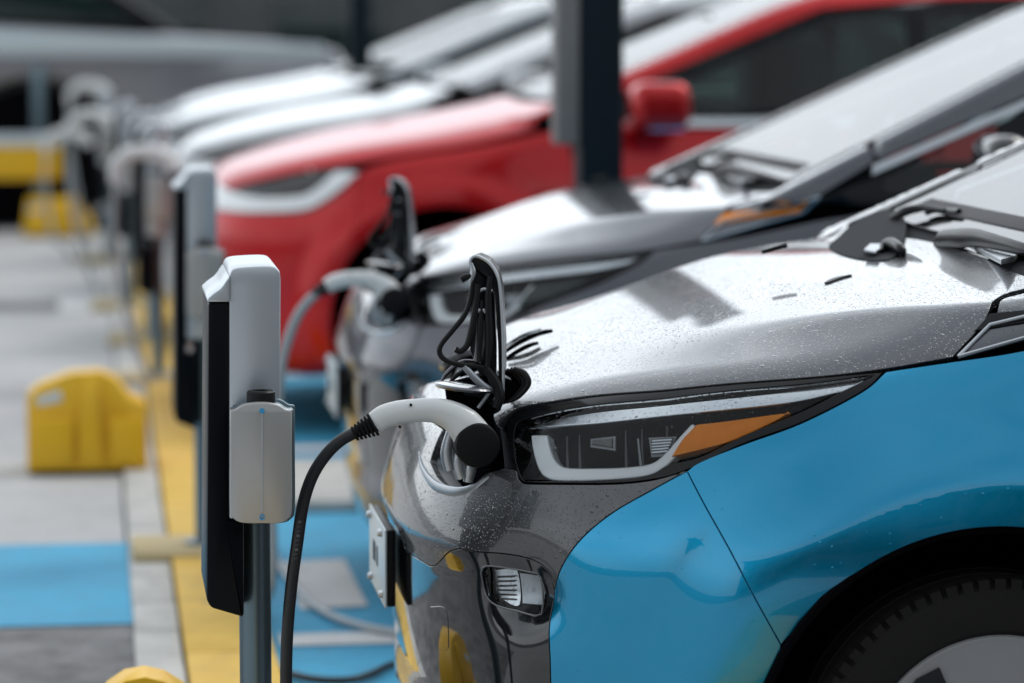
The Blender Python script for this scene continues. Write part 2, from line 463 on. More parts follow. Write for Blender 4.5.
def Bp(*p): return HA.px(*p, x0=XB, yc=YB)
def L(*p): return [np.array(q, float) for q in p]
def circ(cu, cz, r, a0, a1, w=.88, n=14):
    return L(*[(cu+r*math.cos(R(a0+(a1-a0)*i/n)), w, cz+r*math.sin(R(a0+(a1-a0)*i/n))) for i in range(n+1)])
def last(seg): return [seg[-1]]

def loc(px, py, w, x0=XA, yc=YA):
    """a pixel of the photograph on the vertical plane w = const -> the car's own Blender coordinates"""
    p = on_y(px, py, yc-w); return (p[0]-x0, -w, p[2])
def cabin(root, f0, zf, zs, wide):
    """dashboard, steering wheel and seats seen through the glass"""
    m = MB(); m.box((f0+.22,0,zs+.02), (.38,wide*1.7,.14), .05); m.build('dashboard', 'seat_cloth', root)
    m = MB(); pts = [(f0+.52+.05*math.cos(R(a)), wide*.42+.17*math.sin(R(a)), zs+.06+.15*math.cos(R(a))) for a in range(0,361,20)]; m.tube(pts, .014, n=8, smooth=0); m.build('steering_wheel', 'seat_cloth', root)
    for x in (f0+1.05, f0+1.95):
        for s_ in (-1, 1):
            m = MB(); m.box((x,s_*wide*.44,zs+.10), (.16,.46,.42), .07, Matrix.Rotation(R(14),3,'Y') if False else None, 3); st_ = m.build('seat', 'seat_cloth', root)
            m = MB(); m.box((x+.04,s_*wide*.44,zs+.40), (.11,.25,.16), .05, None, 3); m.build('headrest', 'seat_cloth', st_)
    m = MB(); m.box((f0+.75,0,zf-.12), (.03,.22,.065), .015); m.build('rear_mirror', 'satin_black', root)
def make_hatch():
    root = empty('parked_car', (0, 0, 0))   # local frame: nose at x=0, centre y=0, ground z=0
    P = lambda *a, **k: HA.panel(*a, parent=root, **k)
    hood_edge = A((497,427),(508,414.5),(522,407),(560,400),(640,391.5),(700,386),(800,378),(880,369.5),(953,357.5))
    hood_gap = [hood_edge[-1]]+A((985,320),(1010,292))+L((1.0,.73,1.06))
    rear_edge = L((1.0,.73,1.06),(.985,.6,1.06),(.995,.4,1.06),(1.01,.2,1.06),(1.015,0,1.06))
    port_hood = A((520,384),(510,396),(494,411),(497,427))          # hood side of the charge port opening
    front_edge = L((.062,0,.80),(.066,.12,.80),(.075,.26,.80))
    pt_in = A((452,372))[0]
    hood = P('hood', [L((1.015,0,1.06),(.062,0,.80)), front_edge, [front_edge[-1]]+A((470,372),(500,371),(520,384)), port_hood, hood_edge, hood_gap, rear_edge], (-.3,.38,.87), 'grey_paint', h=.013)[0]
    # bumper
    blue_l = A((687,471),(650,491),(612,513),(582,538),(562,566),(554,590))
    hl_bot = A((501,469),(515,470),(519,480),(532,484),(600,484.5),(648,481),(687,471))
    port_b = A((430,462),(440,480),(455,487),(473,483),(487,473),(501,469))
    low_e = [blue_l[-1]]+A((547,570),(532,560),(505,554),(480,552),(461,549),(449,552),(441,560),(432,566),(420,560),(404,547))+L((.0,.12,.585),(0,0,.585))
    P('bumper', [L((0,0,.585),(.056,0,.785)), L((.056,0,.785),(.06,.12,.785),(.069,.26,.785)), L((.069,.26,.785))+[port_b[0]], port_b, hl_bot, blue_l, low_e], (-.75,.6,.25), 'bumper_paint', h=.011)
    # lower gloss black trim with the fog lamp opening
    fog = A((481,573),(486,566),(507,568),(530,572),(541,578)); fog2 = [fog[-1]]+A((541.5,614)); fog3 = [fog2[-1]]+A((518,611),(496,605),(486,595),(481,573))
    fog3[-1] = fog[0]
    bl2 = [blue_l[-1]]+A((550,620),(550,660),(551,700),(554,745),(560,790),(568,826))
    lip = L((.075,0,.36),(.08,.2,.355),(.10,.42,.34))+A((500,735),(552,735))
    P('lower_trim', [L((.075,0,.365),(0,0,.58)), low_e[::-1], bl2[:5], [bl2[4], lip[-1]], lip[::-1]], (-.75,.6,.0), 'gloss_black', h=.013, holes=[[fog, fog2, fog3]])
    P('lower_lip', [L((.05,0,.2),(.07,0,.355)), lip, [lip[-1], bl2[-1]], [bl2[-1]]+L((.12,.5,.19),(.07,.25,.19),(.05,0,.2))], (-.75,.6,-.1), 'slate_bumper', h=.02, off=.004)
    P('fog_lamp', [fog, fog2, fog3], (-.6,.8,0), 'lens_clear', off=.004, h=.01)
    fogr = P('fog_reflector', [fog, fog2, fog3], (-.6,.8,0), 'satin_black', off=.022, h=.01, depth=.004)
    inn = A((487,572),(505,571),(512,574),(514,604),(499,602),(489,592)); inn.append(inn[0])
    P('fog_reflector', [inn], (-.6,.8,0), 'chrome', off=.016, h=.006)
    inn = A((514,575),(540,580),(540,604),(517,603)); inn.append(inn[0])
    P('fog_bulb', [inn[:2], inn[1:3], inn[2:4], inn[3:]], (-.6,.8,0), 'satin_silver', off=.014, h=.006)
    for k in range(6):
        s_ = A((491,578+k*4),(511,577.5+k*4.2)); s2 = A((511,579+k*4.2),(491,579.5+k*4))
        P('fog_rib', [s_, [s_[1], s2[0]], s2, [s2[1], s_[0]]], (-.6,.8,0), 'gloss_black', off=.013, h=.006)
    # fenders
    seam = A((687,471),(703,502),(735,560),(774,640))
    ctr_f = ARCH_F
    b_arch = A((774,640))[0]; ang0 = math.degrees(math.atan2(b_arch[2]-ctr_f[1], b_arch[0]-ctr_f[0]))
    seam[-1] = np.array([ctr_f[0]+ctr_f[2]*math.cos(R(ang0)), b_arch[1], ctr_f[1]+ctr_f[2]*math.sin(R(ang0))])
    arc1 = circ(*ctr_f, ang0, 200); arc1[0] = seam[-1]
    bl_full = blue_l+bl2[1:]
    P('bumper_corner', [bl_full[::-1] if False else blue_l, bl2, [bl2[-1]]+[arc1[-1]], arc1[::-1], seam[::-1]], (-.45,.9,.0), 'blue_paint', h=.010)
    hl_b2 = A((687,471),(700,462),(742,445),(802,423),(862,392),(886,371.5))
    top_f = [hl_b2[-1]]+A((953,361.5),(1024,350.5))+L((1.11,.82,1.0),(1.235,.83,1.015))
    arc2 = circ(*ctr_f, ang0, -18); arc2[0] = seam[-1]
    P('fender', [hl_b2, top_f, L((1.235,.83,1.015),(1.262,.88,.7),(1.262,.87,.2)), L((1.262,.87,.2))+[arc2[-1]], arc2[::-1], seam[::-1]], (-.1,.98,.12), 'blue_paint', h=.010)
    # wheel arch lip
    for c in (ARCH_F, ARCH_R):
        for sgn in (-1, 1):
            mb = MB()
            pts = [(c[0]+(c[2]-.004)*math.cos(R(a)), sgn*(.868), c[1]+(c[2]-.004)*math.sin(R(a))) for a in range(-18, 199, 8)]
            mb.tube(pts, .008, n=6, smooth=0); mb.build('arch_lip', 'matte_black', root)
    # pillar base panel and marker piece between the hood gap and the door
    m1, m2, m3, m4 = A((958,357.5))[0], A((990,326))[0], Bp((820,197.5))[0], Bp((803,213))[0]
    P('side_marker', [[m1, m2], [m2, m3], [m3, m4], [m4, m1]], (-.1,.95,.3), 'slate_paint', off=.001, h=.01)
    ring = [m1*.9+ctr0*.1 for m1 in (m1, m2, m3, m4)] if False else [m1, m2, m3, m4]
    for sgn in (1, -1):
        mb = MB(); nn_ = HA.nrm(np.array(ring))*.003; rp = [(a+b)*np.array([1,-sgn,1]) for a, b in zip(ring, nn_)]; mb.tube([rp[0], rp[1], rp[2], rp[3], rp[0]], .0032, n=8, smooth=0); mb.build('marker_frame', 'satin_silver', root)
    ctr = (m1+m2+m3+m4)/4
    q = [ctr+(m-ctr)*np.array([.86,1,.62]) for m in (m1, m2, m3, m4)]; q[0] = q[0]+np.array([.014,0,.004])
    q = Bp((713,225),(724,213.5),(808,202.5),(799,212.5))
    P('marker_lens', [[q[0], q[1]], [q[1], q[2]], [q[2], q[3]], [q[3], q[0]]], (-.1,.95,.3), 'amber', off=-.002, h=.01, depth=.003)
    mb = MB(); 
    mid = (q[0]+q[1]+q[2]+q[3])/4
    p2_ = A((994,323.5))[0]
    pb = [p2_]+A((1012,296))+L((1.015,.735,1.07))
    up1 = Bp((861,142))[0]; up2 = Bp((874,162))[0]
    P('pillar_panel', [pb, L((1.015,.735,1.07))+[up1], [up1, up2], [up2]+[m3+np.array([0,0,.006])], [m3+np.array([0,0,.006])]+L((1.02,.80,1.036))+[p2_]], (-.2,.85,.5), 'grey_paint', h=.014)
    # upper pillar + roof rail
    def ws_z(u): return 1.06+.47*(u-1.0)
    def cw(z): return .822-(z-1.0)*.42
    up3, up4 = L((2.02, cw(1.51)-.02, 1.53))[0], L((2.06, cw(1.46), 1.455))[0]
    P('roof_pillar', [[up1+np.array([.004,0,.002]), (up1+up3)/2+np.array([0,0,0.002]), up3], [up3]+L((2.6,.58,1.575),(3.3,.57,1.54)), L((3.3,.57,1.54),(3.3,.60,1.50)), L((3.3,.60,1.50),(2.6,.60,1.53))+[up4], [up4, (up2+up4)/2, up2+np.array([.004,0,.002])]], (-.1,.75,.6), 'grey_paint', h=.02)
    t1 = up2+np.array([-.004,0,-.008]); t2 = t1+np.array([-.004,0,-.030]); t3 = up4+np.array([0,0,-.008]); t4 = up4+np.array([0,0,-.030])
    P('window_trim', [[t1, (t1+t3)/2, t3], [t3, t4], [t4, (t2+t4)/2, t2], [t2, t1]], (-.1,.9,.3), 'satin_silver', off=-.002, h=.015, depth=.01)
    # side glass area
    e = np.array([0,0,-.006])
    g0 = Bp((886,189),(888,177),(940,150),(991,124),(998,131),(990,172),(977,184),(899,191)); g0.append(g0[0])
    g1 = [L((1.60,.80,1.075),(1.66,.73,1.24)), L((1.66,.73,1.24),(1.95,.68,1.37),(2.2,.65,1.43)), L((2.2,.65,1.43),(2.38,.64,1.45)), L((2.38,.64,1.45),(2.38,.79,1.075)), L((2.38,.79,1.075),(1.60,.80,1.075))]
    g2 = [L((2.48,.79,1.075),(2.48,.64,1.455)), L((2.48,.64,1.455),(3.1,.64,1.43)), L((3.1,.64,1.43),(3.4,.72,1.2)), L((3.4,.72,1.2),(3.42,.79,1.09)), L((3.42,.79,1.09),(2.48,.79,1.075))]
    P('window_frame', [[m4+np.array([.012,0,.012]), m3+np.array([.006,0,.0]), t2+e], [t2+e, (t2+t4)/2+e, t4+e], [t4+e]+L((2.6,.6,1.49),(3.3,.61,1.45)), L((3.3,.61,1.45),(3.7,.75,1.09)), L((3.7,.76,1.08),(2.4,.80,1.05),(1.245,.825,1.035))+[m4+np.array([.012,0,.012])]], (0,.95,.3), 'satin_black', off=.003, h=.022, holes=[[g0], g1, g2])
    P('quarter_glass', [g0], (0,.95,.3), 'side_glass', off=.006, h=.014, depth=.003, gap=-.004)
    P('door_glass', g1, (0,.95,.3), 'side_glass', off=.006, h=.022, depth=.003, gap=-.004)
    P('door_glass', g2, (0,.95,.3), 'side_glass', off=.006, h=.022, depth=.003, gap=-.004)
    cabin(root, 1.05, 1.50, 1.03, .72)
    # windshield, roof, cowl
    wt = L((2.0,.50,1.53),(2.05,.25,1.555),(2.06,0,1.56))
    P('windshield', [L((1.045,0,1.08),(1.045,.3,1.08),(1.055,.66,1.09)), L((1.055,.66,1.09),(1.5,.60,1.29),(2.0,.50,1.53)), wt, L((2.06,0,1.56),(1.045,0,1.08))], (-.35,.1,.9), 'windshield_glass', off=.002, h=.028)
    P('pillar_trim', [L((1.05,.668,1.09),(1.5,.608,1.29),(2.0,.508,1.53)), L((2.0,.508,1.53),(2.01,.555,1.53)), L((2.01,.555,1.53),(1.5,.655,1.29),(1.06,.715,1.09)), L((1.06,.715,1.09),(1.05,.668,1.09))], (-.35,.2,.9), 'satin_black', off=-.002, h=.022, depth=.006)
    P('roof', [L((2.075,0,1.56),(2.065,.25,1.555),(2.02,.53,1.53)), L((2.02,.53,1.53),(2.6,.565,1.58),(3.3,.56,1.55)), L((3.3,.56,1.55),(3.5,.3,1.56),(3.52,0,1.56)), L((3.52,0,1.56),(2.075,0,1.56))], (0,.1,1), 'gloss_black', h=.035)
    P('cowl', [L((1.005,0,1.05),(.99,.25,1.05),(.985,.45,1.05),(.975,.62,1.05),(.985,.72,1.05)), L((.985,.72,1.05),(1.055,.71,1.09)), L((1.055,.71,1.09),(1.05,.3,1.08),(1.05,0,1.08)), L((1.05,0,1.08),(1.005,0,1.05))], (-.1,.1,1), 'grit_plastic', off=.012, h=.02)
    # doors and tail
    P('door', [L((1.245,.83,1.02),(1.27,.88,.7),(1.27,.87,.22)), L((1.27,.87,.22),(2.38,.87,.22)), L((2.38,.87,.22),(2.42,.88,.7),(2.42,.82,1.03)), L((2.42,.82,1.03),(1.245,.83,1.02))], (0,.98,.1), 'blue_paint', h=.035)
    arr = circ(*ARCH_R, 198, 60); 
    P('rear_door', [L((2.425,.82,1.03),(2.425,.88,.7),(2.385,.87,.22)), L((2.385,.87,.22))+[arr[0]], arr[:8], [arr[7]]+L((3.2,.85,.9),(3.24,.82,1.04)), L((3.24,.82,1.04),(2.425,.82,1.03))], (0,.98,.1), 'blue_paint', h=.035)
    arq = circ(*ARCH_R, 123, -18)
    P('quarter_panel', [L((3.245,.82,1.04),(3.2,.85,.9),(3.21,.87,.65)), arq, [arq[-1]]+L((4.0,.7,.2)), L((4.0,.7,.2),(4.05,.65,.6),(3.95,.66,1.0)), L((3.95,.66,1.0),(3.7,.76,1.07),(3.245,.82,1.04))], (.35,.93,.05), 'blue_paint', h=.035)
    P('tailgate', [L((4.1,0,.2),(4.0,.7,.2)), L((4.0,.7,.2),(4.05,.65,.6),(3.9,.66,1.05)), L((3.9,.66,1.05),(3.52,.5,1.53),(3.55,0,1.55)), L((3.55,0,1.55),(4.1,0,.2))], (.9,.25,.35), 'gloss_black', h=.04)
    # ---------------- headlight
    hl_top = A((505,420),(512,412.5),(524,405.5),(560,399.5),(640,391),(700,385.5),(800,377.5),(884,370.5))
    bez = A((505,420),(508,445),(514,468),(519,479),(532,482.5),(600,483),(648,479.5),(686,469.5),(742,443.5),(802,421.5),(862,390.5),(884,370.5))
    bez[0], bez[-1] = hl_top[0], hl_top[-1]
    lens_t = A((513,431),(520,420),(560,409),(640,399.5),(700,393),(800,383.5),(874,374))
    lens_b = A((513,431),(514,455),(521,477),(534,480),(600,480.5),(646,474.5),(668,464),(702,455),(742,435),(800,411),(850,386),(874,374))
    lens_b[0], lens_b[-1] = lens_t[0], lens_t[-1]
    D = (-.35,.93,.1)
    for o in P('headlight', [hl_top, bez[::-1]], D=None, mat='gloss_black', off=.004, h=.014, direction=D, holes=[[lens_t, lens_b[::-1]]], depth=.045) if False else HA.panel('headlight', [hl_top, bez[::-1]], D, 'bezel_black', root, off=.003, h=.013, holes=[[lens_t, lens_b[::-1]]], depth=.02):
        pass
    heads = [o for o in root.children if o.name.startswith('headlight')]
    def H(name, segs, mat, off, h=.01, depth=.006, roll=.0012):
        for o, par in zip(HA.panel(name, segs, D, mat, root, off=off, h=h, depth=depth, roll=roll), heads): o.parent = par
    H('housing', [lens_t, lens_b[::-1]], 'matte_black', .030, h=.02)
    H('lens', [lens_t, lens_b[::-1]], 'lens_clear', .002, h=.012)
    drl_o = A((526,432),(528,446),(534,466),(543,475),(560,478),(600,477),(640,474),(655,469),(670,456),(684,436),(693,421.5))
    drl_i = A((541,432),(545,448),(551,460),(563,466),(600,466.5),(630,465),(650,461),(664,450),(676,436),(689,421.5))
    H('daytime_lamp', [drl_o, [drl_o[-1], drl_i[-1]], drl_i[::-1], [drl_i[0], drl_o[0]]], 'drl_white', .012, h=.007, depth=.022, roll=.004)
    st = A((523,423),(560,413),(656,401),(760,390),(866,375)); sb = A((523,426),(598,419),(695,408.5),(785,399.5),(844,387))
    H('upper_bright_strip', [st, [st[-1], sb[-1]], sb[::-1], [sb[0], st[0]]], 'chrome', .012, h=.009, depth=.012, roll=.003)  # strip shaped and silvered as the sky's reflection along the lens top
    am_t = A((669,455),(681,436),(695,421.5),(730,417.5),(789,409.5)); am_b = A((669,455),(703,447),(735,437.5),(773,419.5),(789,409.5)); am_b[0], am_b[-1] = am_t[0], am_t[-1]
    H('turn_signal', [am_t[:3], am_t[2:], am_b[::-1]], 'amber', .010, h=.008, depth=.02)
    def quad(a, b, c, d): 
        q = A(a, b, c, d); return [[q[0], q[1]], [q[1], q[2]], [q[2], q[3]], [q[3], q[0]]]
    H('projector', quad((582,432),(609,429),(609,446),(582,442)), 'lens_grey', .024, depth=.004)
    H('projector', quad((585,434.5),(606,432.5),(606,443),(585,439.5)), 'gloss_black', .021, depth=.004)
    H('reflector', quad((642,431),(672,430),(664,452),(645,453)), 'lens_grey', .024, depth=.004)
    H('reflector', quad((645,434),(669,432),(663,449),(648,450)), 'gloss_black', .021, depth=.004)
    for k in (0, 1, 4.7, 6, 8): H('housing_rib', quad((556+k*13,428-k*1.2),(558+k*13,427.8-k*1.2),(560+k*13,463),(556+k*13,463)), 'dim_grey', .027, h=.008, depth=.003)
    for k in range(5): H('reflector_rib', quad((647,436+k*3),(668-k*1.2,434.5+k*3),(668-k*1.2,435.5+k*3),(647,437+k*3)), 'satin_silver', .019, h=.008, depth=.003)
    H('divider', quad((630,432),(633,432),(637,462),(633,462)), 'lens_grey', .024, depth=.004)
    H('divider', quad((541,441),(549,441),(549,445),(541,443)), 'lens_grey', .02, depth=.01)
    # ---------------- charge port: opening, bowl, flap (parts of the car)
    cav = [port_hood[0], port_hood[1], port_hood[2], port_hood[3], hl_bot[0]]+port_b[::-1][1:]+[(port_b[0]+np.array(front_edge[-1]))/2, np.array(front_edge[-1])]+A((470,372),(500,371))
    cv = catmull(cav, 5, True); cv = HA_snap(cv)
    n = len(cv); c0 = sum(cv)/n; V = []; 
    inward = np.array([.75,-.35,-.45]); inward /= np.linalg.norm(inward)
    for k, (s_, d_) in enumerate(((1.0,.004),(.97,.02),(.9,.05),(.72,.085),(.35,.10),(.01,.10))):
        for p in cv: V.append(c0+(p-c0)*s_+inward*d_ - (0 if k else HA.nrm(p[None])[0]*.004))
    F = [(k*n+i, k*n+(i+1) % n, (k+1)*n+(i+1) % n, (k+1)*n+i) for k in range(5) for i in range(n)]
    bowl = from_arrays('charge_port', np.array(V)*[1,-1,1], F, 'satin_silver', root)
    mb = MB(); mb.prism([loc(x, y, .45) for x, y in ((447,386),(470,380),(500,378),(522,385),(508,399),(492,416),(500,440),(500,466),(478,470),(466,446),(452,424))], (.0,.05,0), .006); mb.build('port_housing', 'matte_black', root)
    mb = MB(); mb.tube([p*np.array([1,-1,1]) for p in A((419,452),(422,468),(434,485),(453,492),(472,488.5),(489,477))], [.002,.006,.009,.009,.006,.002], n=10, flat=.5); mb.build('port_edge_strip', 'satin_silver', root)  # silver crescent standing in for the bright reflection on the port's paint lip
    mb = MB(); mb.tube([p*np.array([1,-1,1]) for p in fog+fog2[1:]+fog3[1:]], .0016, n=8, smooth=3); mb.build('fog_bezel', 'lens_grey', root)
    return root, bowl, c0
def HA_snap(pts):
    out = []
    for p in pts:
        n = HA.nrm(np.array([p]))[0]; q = np.array(p)
        for _ in range(6):
            v = HA.F(q[None])[0]; q = q-n*v
        out.append(q)
    return out
# ------------------------------------------------------------------ hatchback: remaining parts
hatch, bowl, portc = make_hatch()
HA.shell('inner_body', (2.0,0,.62), 'matte_black', hatch, [(.855,.312,.42),(3.42,.312,.42)])
def wheel(root, u, side, r=.303, wid=.19, rim_mat='wheel_silver'):
    y = -side*.845; o = 1 if side > 0 else -1       # outer face towards -y for side = +1
    q = Matrix(((1,0,0),(0,0,o),(0,1,0))); q = Matrix(((1,0,0),(0,0,float(o)),(0,-float(o),0)))
    c = Vector((u, y, r))
    mb = MB()
    prof = [(r*.70,.012),(r*.74,-.002),(r*.86,-.006),(r*.95,.002),(r*.985,.018),(r,.032),(r,.06),(r-.008,.062),(r-.008,.070),(r,.072),(r,.11),(r-.008,.112),(r-.008,.12),(r,.122),(r,wid-.03),(r*.97,wid-.005),(r*.8,wid),(r*.7,wid)]
    mb.lathe([(a, b) for a, b in prof], c, q, 96)
    for k in range(72):
        a = 2*math.pi*k/72; rot = (q@Matrix.Rotation(a, 3, 'Z'))
        mb.box(c+q@Vector(((r-.012)*math.cos(a), (r-.012)*math.sin(a), .016)), (.026,.017,.028), 0, rot)
    t = mb.build('tyre', 'tread_rubber', root)
    mb = MB(); rr = r*.715
    mb.lathe([(0,.004),(.05,.0),(.06,.008),(rr*.62,.006),(rr*.93,.003),(rr*.98,.001),(rr,.006),(rr,.03),(rr-.01,.05),(0,.06)], c, q, 80)
    rim = mb.build('rim', rim_mat, root); rim.parent = t
    for k in range(5):
        a0 = 2*math.pi*(k+.18)/5; mb = MB(); pts = []
        for (rad, da) in ((rr*.34,-.05),(rr*.90,-.20),(rr*.93,0),(rr*.90,.20),(rr*.34,.05)):
            pts.append(c+q@Vector((rad*math.cos(a0+da), rad*math.sin(a0+da), .0015)))
        mb.prism(pts, q@Vector((0,0,-.003))); s_ = mb.build('rim_slot', 'gloss_black', root); s_.parent = t
    mb = MB(); mb.cyl(c+q@Vector((0,0,.004)), c+q@Vector((0,0,-.004)), .03, n=32, bevel=.002); h_ = mb.build('hub_cap', 'satin_silver', root); h_.parent = t
    return t
for u in (.875, 3.42):
    for sd in (1, -1): wheel(hatch, u, sd)

# hood vents near the nose, washer jets, cowl pieces
def surf_strip(pts2, half, name, mat, off=-.001, wref=None):
    return pts2
def slot(name, path, width, mat='matte_black', lift=.001):
    """a thin tapered strip lying on the skin along traced pixels"""
    C = catmull(A(*path), 8); n = len(C); V = []; F = []
    for i, p in enumerate(C):
        t = C[min(i+1, n-1)]-C[max(i-1, 0)]; nn = HA.nrm(p[None])[0]; b = np.cross(nn, t); b /= np.linalg.norm(b)
        w = width*(.25+.75*math.sin(math.pi*min(1, (i+.6)/(n))))
        for s_ in (-1, 1): V.append((p+b*w*s_/2+nn*lift)*[1,-1,1])
        for s_ in (-1, 1): V.append((p+b*w*s_/2-nn*.004)*[1,-1,1])
    for i in range(n-1):
        a = i*4; b = a+4
        F += [(a, a+1, b+1, b), (a+2, b+2, b+3, a+3), (a, b, b+2, a+2), (a+1, a+3, b+3, b+1)]
    F += [(0,2,3,1), ((n-1)*4, (n-1)*4+1, (n-1)*4+3, (n-1)*4+2)]
    return from_arrays(name, V, F, mat, hatch, False)
slot('hood_vent', [(503,352),(520,341),(538,333),(552,330)], .032)
slot('hood_vent', [(502,361),(515,352),(528,345),(538,342)], .024)
slot('hood_vent', [(503,347),(522,335),(541,329)], .004, 'chrome', .0015)
slot('washer_jet', [(762,252),(775,248),(787,245)], .012, 'black_plastic', .003)
slot('washer_jet', [(826,284),(838,279),(851,276)], .016, 'black_plastic', .003)
# recessed dark end of the cowl, wiper pivots and wipers
rec = []
for p_ in ((829,240),(836,233),(856,229),(888,230),(905,237),(903,246),(890,254),(868,253),(845,248)):
    g_ = on_z(*p_, 1.052); rec.append((g_[0]-XA, g_[1]-YA, 1.0))
rec = catmull(rec, 4, True); rq = []
for p_ in rec:
    q_ = HA.march(np.array([[p_[0], -p_[1], 1.4]]), np.array([[0,0,-1.]]), .6)[0][0]; rq.append(q_)
mb = MB(); mb.prism([(q_[0], -q_[1], q_[2]+.0025) for q_ in rq], (0,0,-.01)); mb.build('cowl_recess', 'grit_plastic', hatch)
def lz(px, py, z):
    g_ = on_z(px, py, z); return (g_[0]-XA, g_[1]-YA, z)
mb = MB(); mb.tube([lz(881,252,1.048), lz(885,246,1.056), lz(893,245,1.060), lz(901,250,1.056), lz(904,256,1.046)], [.006,.012,.015,.012,.005], n=14, flat=.8); mb.build('wiper_pivot', 'satin_black', hatch)
mb = MB(); mb.prism([lz(x, y, 1.050) for x, y in ((864,252),(879,238),(893,231),(903,234),(905,240),(896,243),(886,247),(876,254))], (0,0,.006), .002); mb.build('hinge_plate', 'satin_silver', hatch)
def on_skin(u, w, up):
    q_ = HA_snap([np.array([u, abs(w), 1.08+.47*max(0,u-1.05)])])[0]; return (q_[0], -math.copysign(q_[1], w), q_[2]+up)
for w0, w1 in ((-.50,-.30),):
    arm = MB(); arm.tube([on_skin(1.035,w0,.008), on_skin(1.05,w0+.05,.018), on_skin(1.075,(w0+w1)/2,.016), on_skin(1.09,w1,.010)], [.008,.010,.007,.004], n=10, flat=.7); arm.build('wiper_arm', 'satin_black', hatch)
    arm = MB(); arm.tube([on_skin(1.075,w0+.12,.007), on_skin(1.09,(w0+w1)/2+.05,.007), on_skin(1.10,w1+.06,.007)], .0045, n=8, flat=1.4); arm.build('wiper_blade', 'satin_black', hatch)
mb = MB(); mb.tube([lz(937,243,1.066), lz(944,239,1.076), lz(962,238,1.086), lz(978,238,1.092), lz(1000,243,1.092), lz(1030,251,1.088), lz(1075,262,1.08)], [.010,.017,.018,.016,.013,.011,.006], n=12, flat=.75); mb.build('wiper_arm', 'satin_black', hatch)
mb = MB(); mb.tube([lz(985,243,1.082), lz(1015,250,1.080), lz(1060,262,1.074), lz(1110,276,1.07)], [.005,.007,.007,.004], n=8, flat=1.3); mb.build('wiper_blade', 'satin_black', hatch)
mb = MB(); mb.prism([lz(x, y, 1.066) for x, y in ((962,243),(985,248),(1022,257),(1014,262),(1001,265),(984,256))], (0,0,.010), .002); mb.build('wiper_cover', 'satin_silver', hatch)
mb = MB(); mb.tube([lz(948,250,1.052), lz(965,254,1.055), lz(990,262,1.052)], [.008,.015,.008], n=10, flat=.6); mb.build('wiper_base', 'gloss_black', hatch)

# charge flap standing open over the port
W0 = .47
flap = MB()
out = [loc(x, y, W0) for x, y in ((470,264),(471,259),(477,257),(488,262),(496,273),(500,290),(503,345),(503,398),(499,398),(498,345),(495,296),(489,279),(478,270))]
flap.prism(out, (.02,.11,0), .0015); flap = flap.build('charge_flap', 'satin_black', hatch)
m = MB(); m.tube([loc(x, y, W0+.002) for x, y in ((470,266),(471,259),(477,256.5),(488,262),(496,273),(500,290),(503,345),(503,398))], .0028, n=8); m.build('flap_edge', 'satin_silver', flap)
inn = MB(); inn.prism([loc(x, y, W0-.008) for x, y in ((472,266),(480,271),(489,281),(494,298),(496,345),(496,385),(488,378),(478,372),(470,350),(471,300))], (.014,.10,0), .002); inn.build('inner_plate', 'satin_black', flap)
def ft(name, path, rad, mat='black_plastic', w=W0+.004, flat=1.0):
    m = MB(); m.tube([loc(x, y, w) for x, y in path], rad, n=10, flat=flat); return m.build(name, mat, flap)
ft('latch_loop', [(473,280),(470,300),(464,316),(452,331),(441,345),(440,354),(447,361),(462,365),(481,367),(488,372)], [.0030,.0042,.0045,.0045,.0042,.0045,.0045,.0045,.004,.003])
ft('latch_arm', [(478,284),(476,305),(472,328),(467,345),(460,351),(455,349)], [.005,.0055,.006,.0055,.005,.005])
ft('latch_hook', [(472,276),(466,277),(461,280)], [.004,.0055,.006])
ft('latch_hook', [(470,282),(473,272),(471,263)], [.004,.005,.003], 'satin_silver')
ft('flap_rib', [(478,292),(484,289),(492,291)], .0028, 'satin_silver')
ft('flap_rib', [(473,313),(482,310),(489,314)], .0036, 'satin_silver')
ft('flap_rib', [(490,276),(488,300),(489,340),(487,372)], [.004,.006,.007,.004])
ft('flap_rib', [(482,300),(480,330),(479,362)], [.003,.006,.004])
m = MB(); m.prism([loc(x, y, W0+.003) for x, y in ((477,317),(486,321),(485,345),(481,364),(474,361),(476,340))], (0,.01,0), .001); m.build('flap_pad', 'lens_grey', flap)
ft('hinge_strut', [(464,366),(475,378),(487,388),(499,392)], [.005,.006,.006,.004], 'satin_silver')
ft('hinge_strut', [(490,391),(484,400),(478,408)], .0032, 'satin_silver')
ft('hinge_bolt', [(494,397),(501,400)], [.006,.005], 'satin_silver')
ft('hinge_arm', [(486,368),(494,380),(499,396),(496,408)], [.006,.009,.010,.008])
ft('hinge_arm', [(452,396),(470,392),(488,398),(497,412)], [.008,.012,.013,.008], w=W0-.03)
# small dust lid seen edge-on and the ribbed hinge housing
m = MB(); q = Matrix.Rotation(R(6), 3, 'Y'); c = loc(465,387,W0-.01)
m.lathe([(0,.006),(.03,.0055),(.048,.003),(.051,.0),(.046,-.004),(0,-.006)], c, q, 40); m.build('dust_lid', 'slate_paint', hatch)
for k in range(4):
    m = MB(); m.tube([loc(x+k*3.6, y-k*.8, W0-.05+.012*k) for x, y in ((503,371),(513,376),(517,386),(508,398),(499,404))], [.004,.006,.006,.005,.003], n=8); m.build('hinge_housing', 'black_plastic' if k % 2 else 'satin_black', hatch)
for (pth) in (((440,384),(448,372),(462,362),(478,362)), ((446,388),(456,376),(470,368))):
    m = MB(); m.tube([loc(x, y, W0-.10) for x, y in pth], [.002,.004,.004,.003], n=8); m.build('port_edge_strip', 'slate_paint' if pth[0][0] == 440 else 'satin_black', hatch)
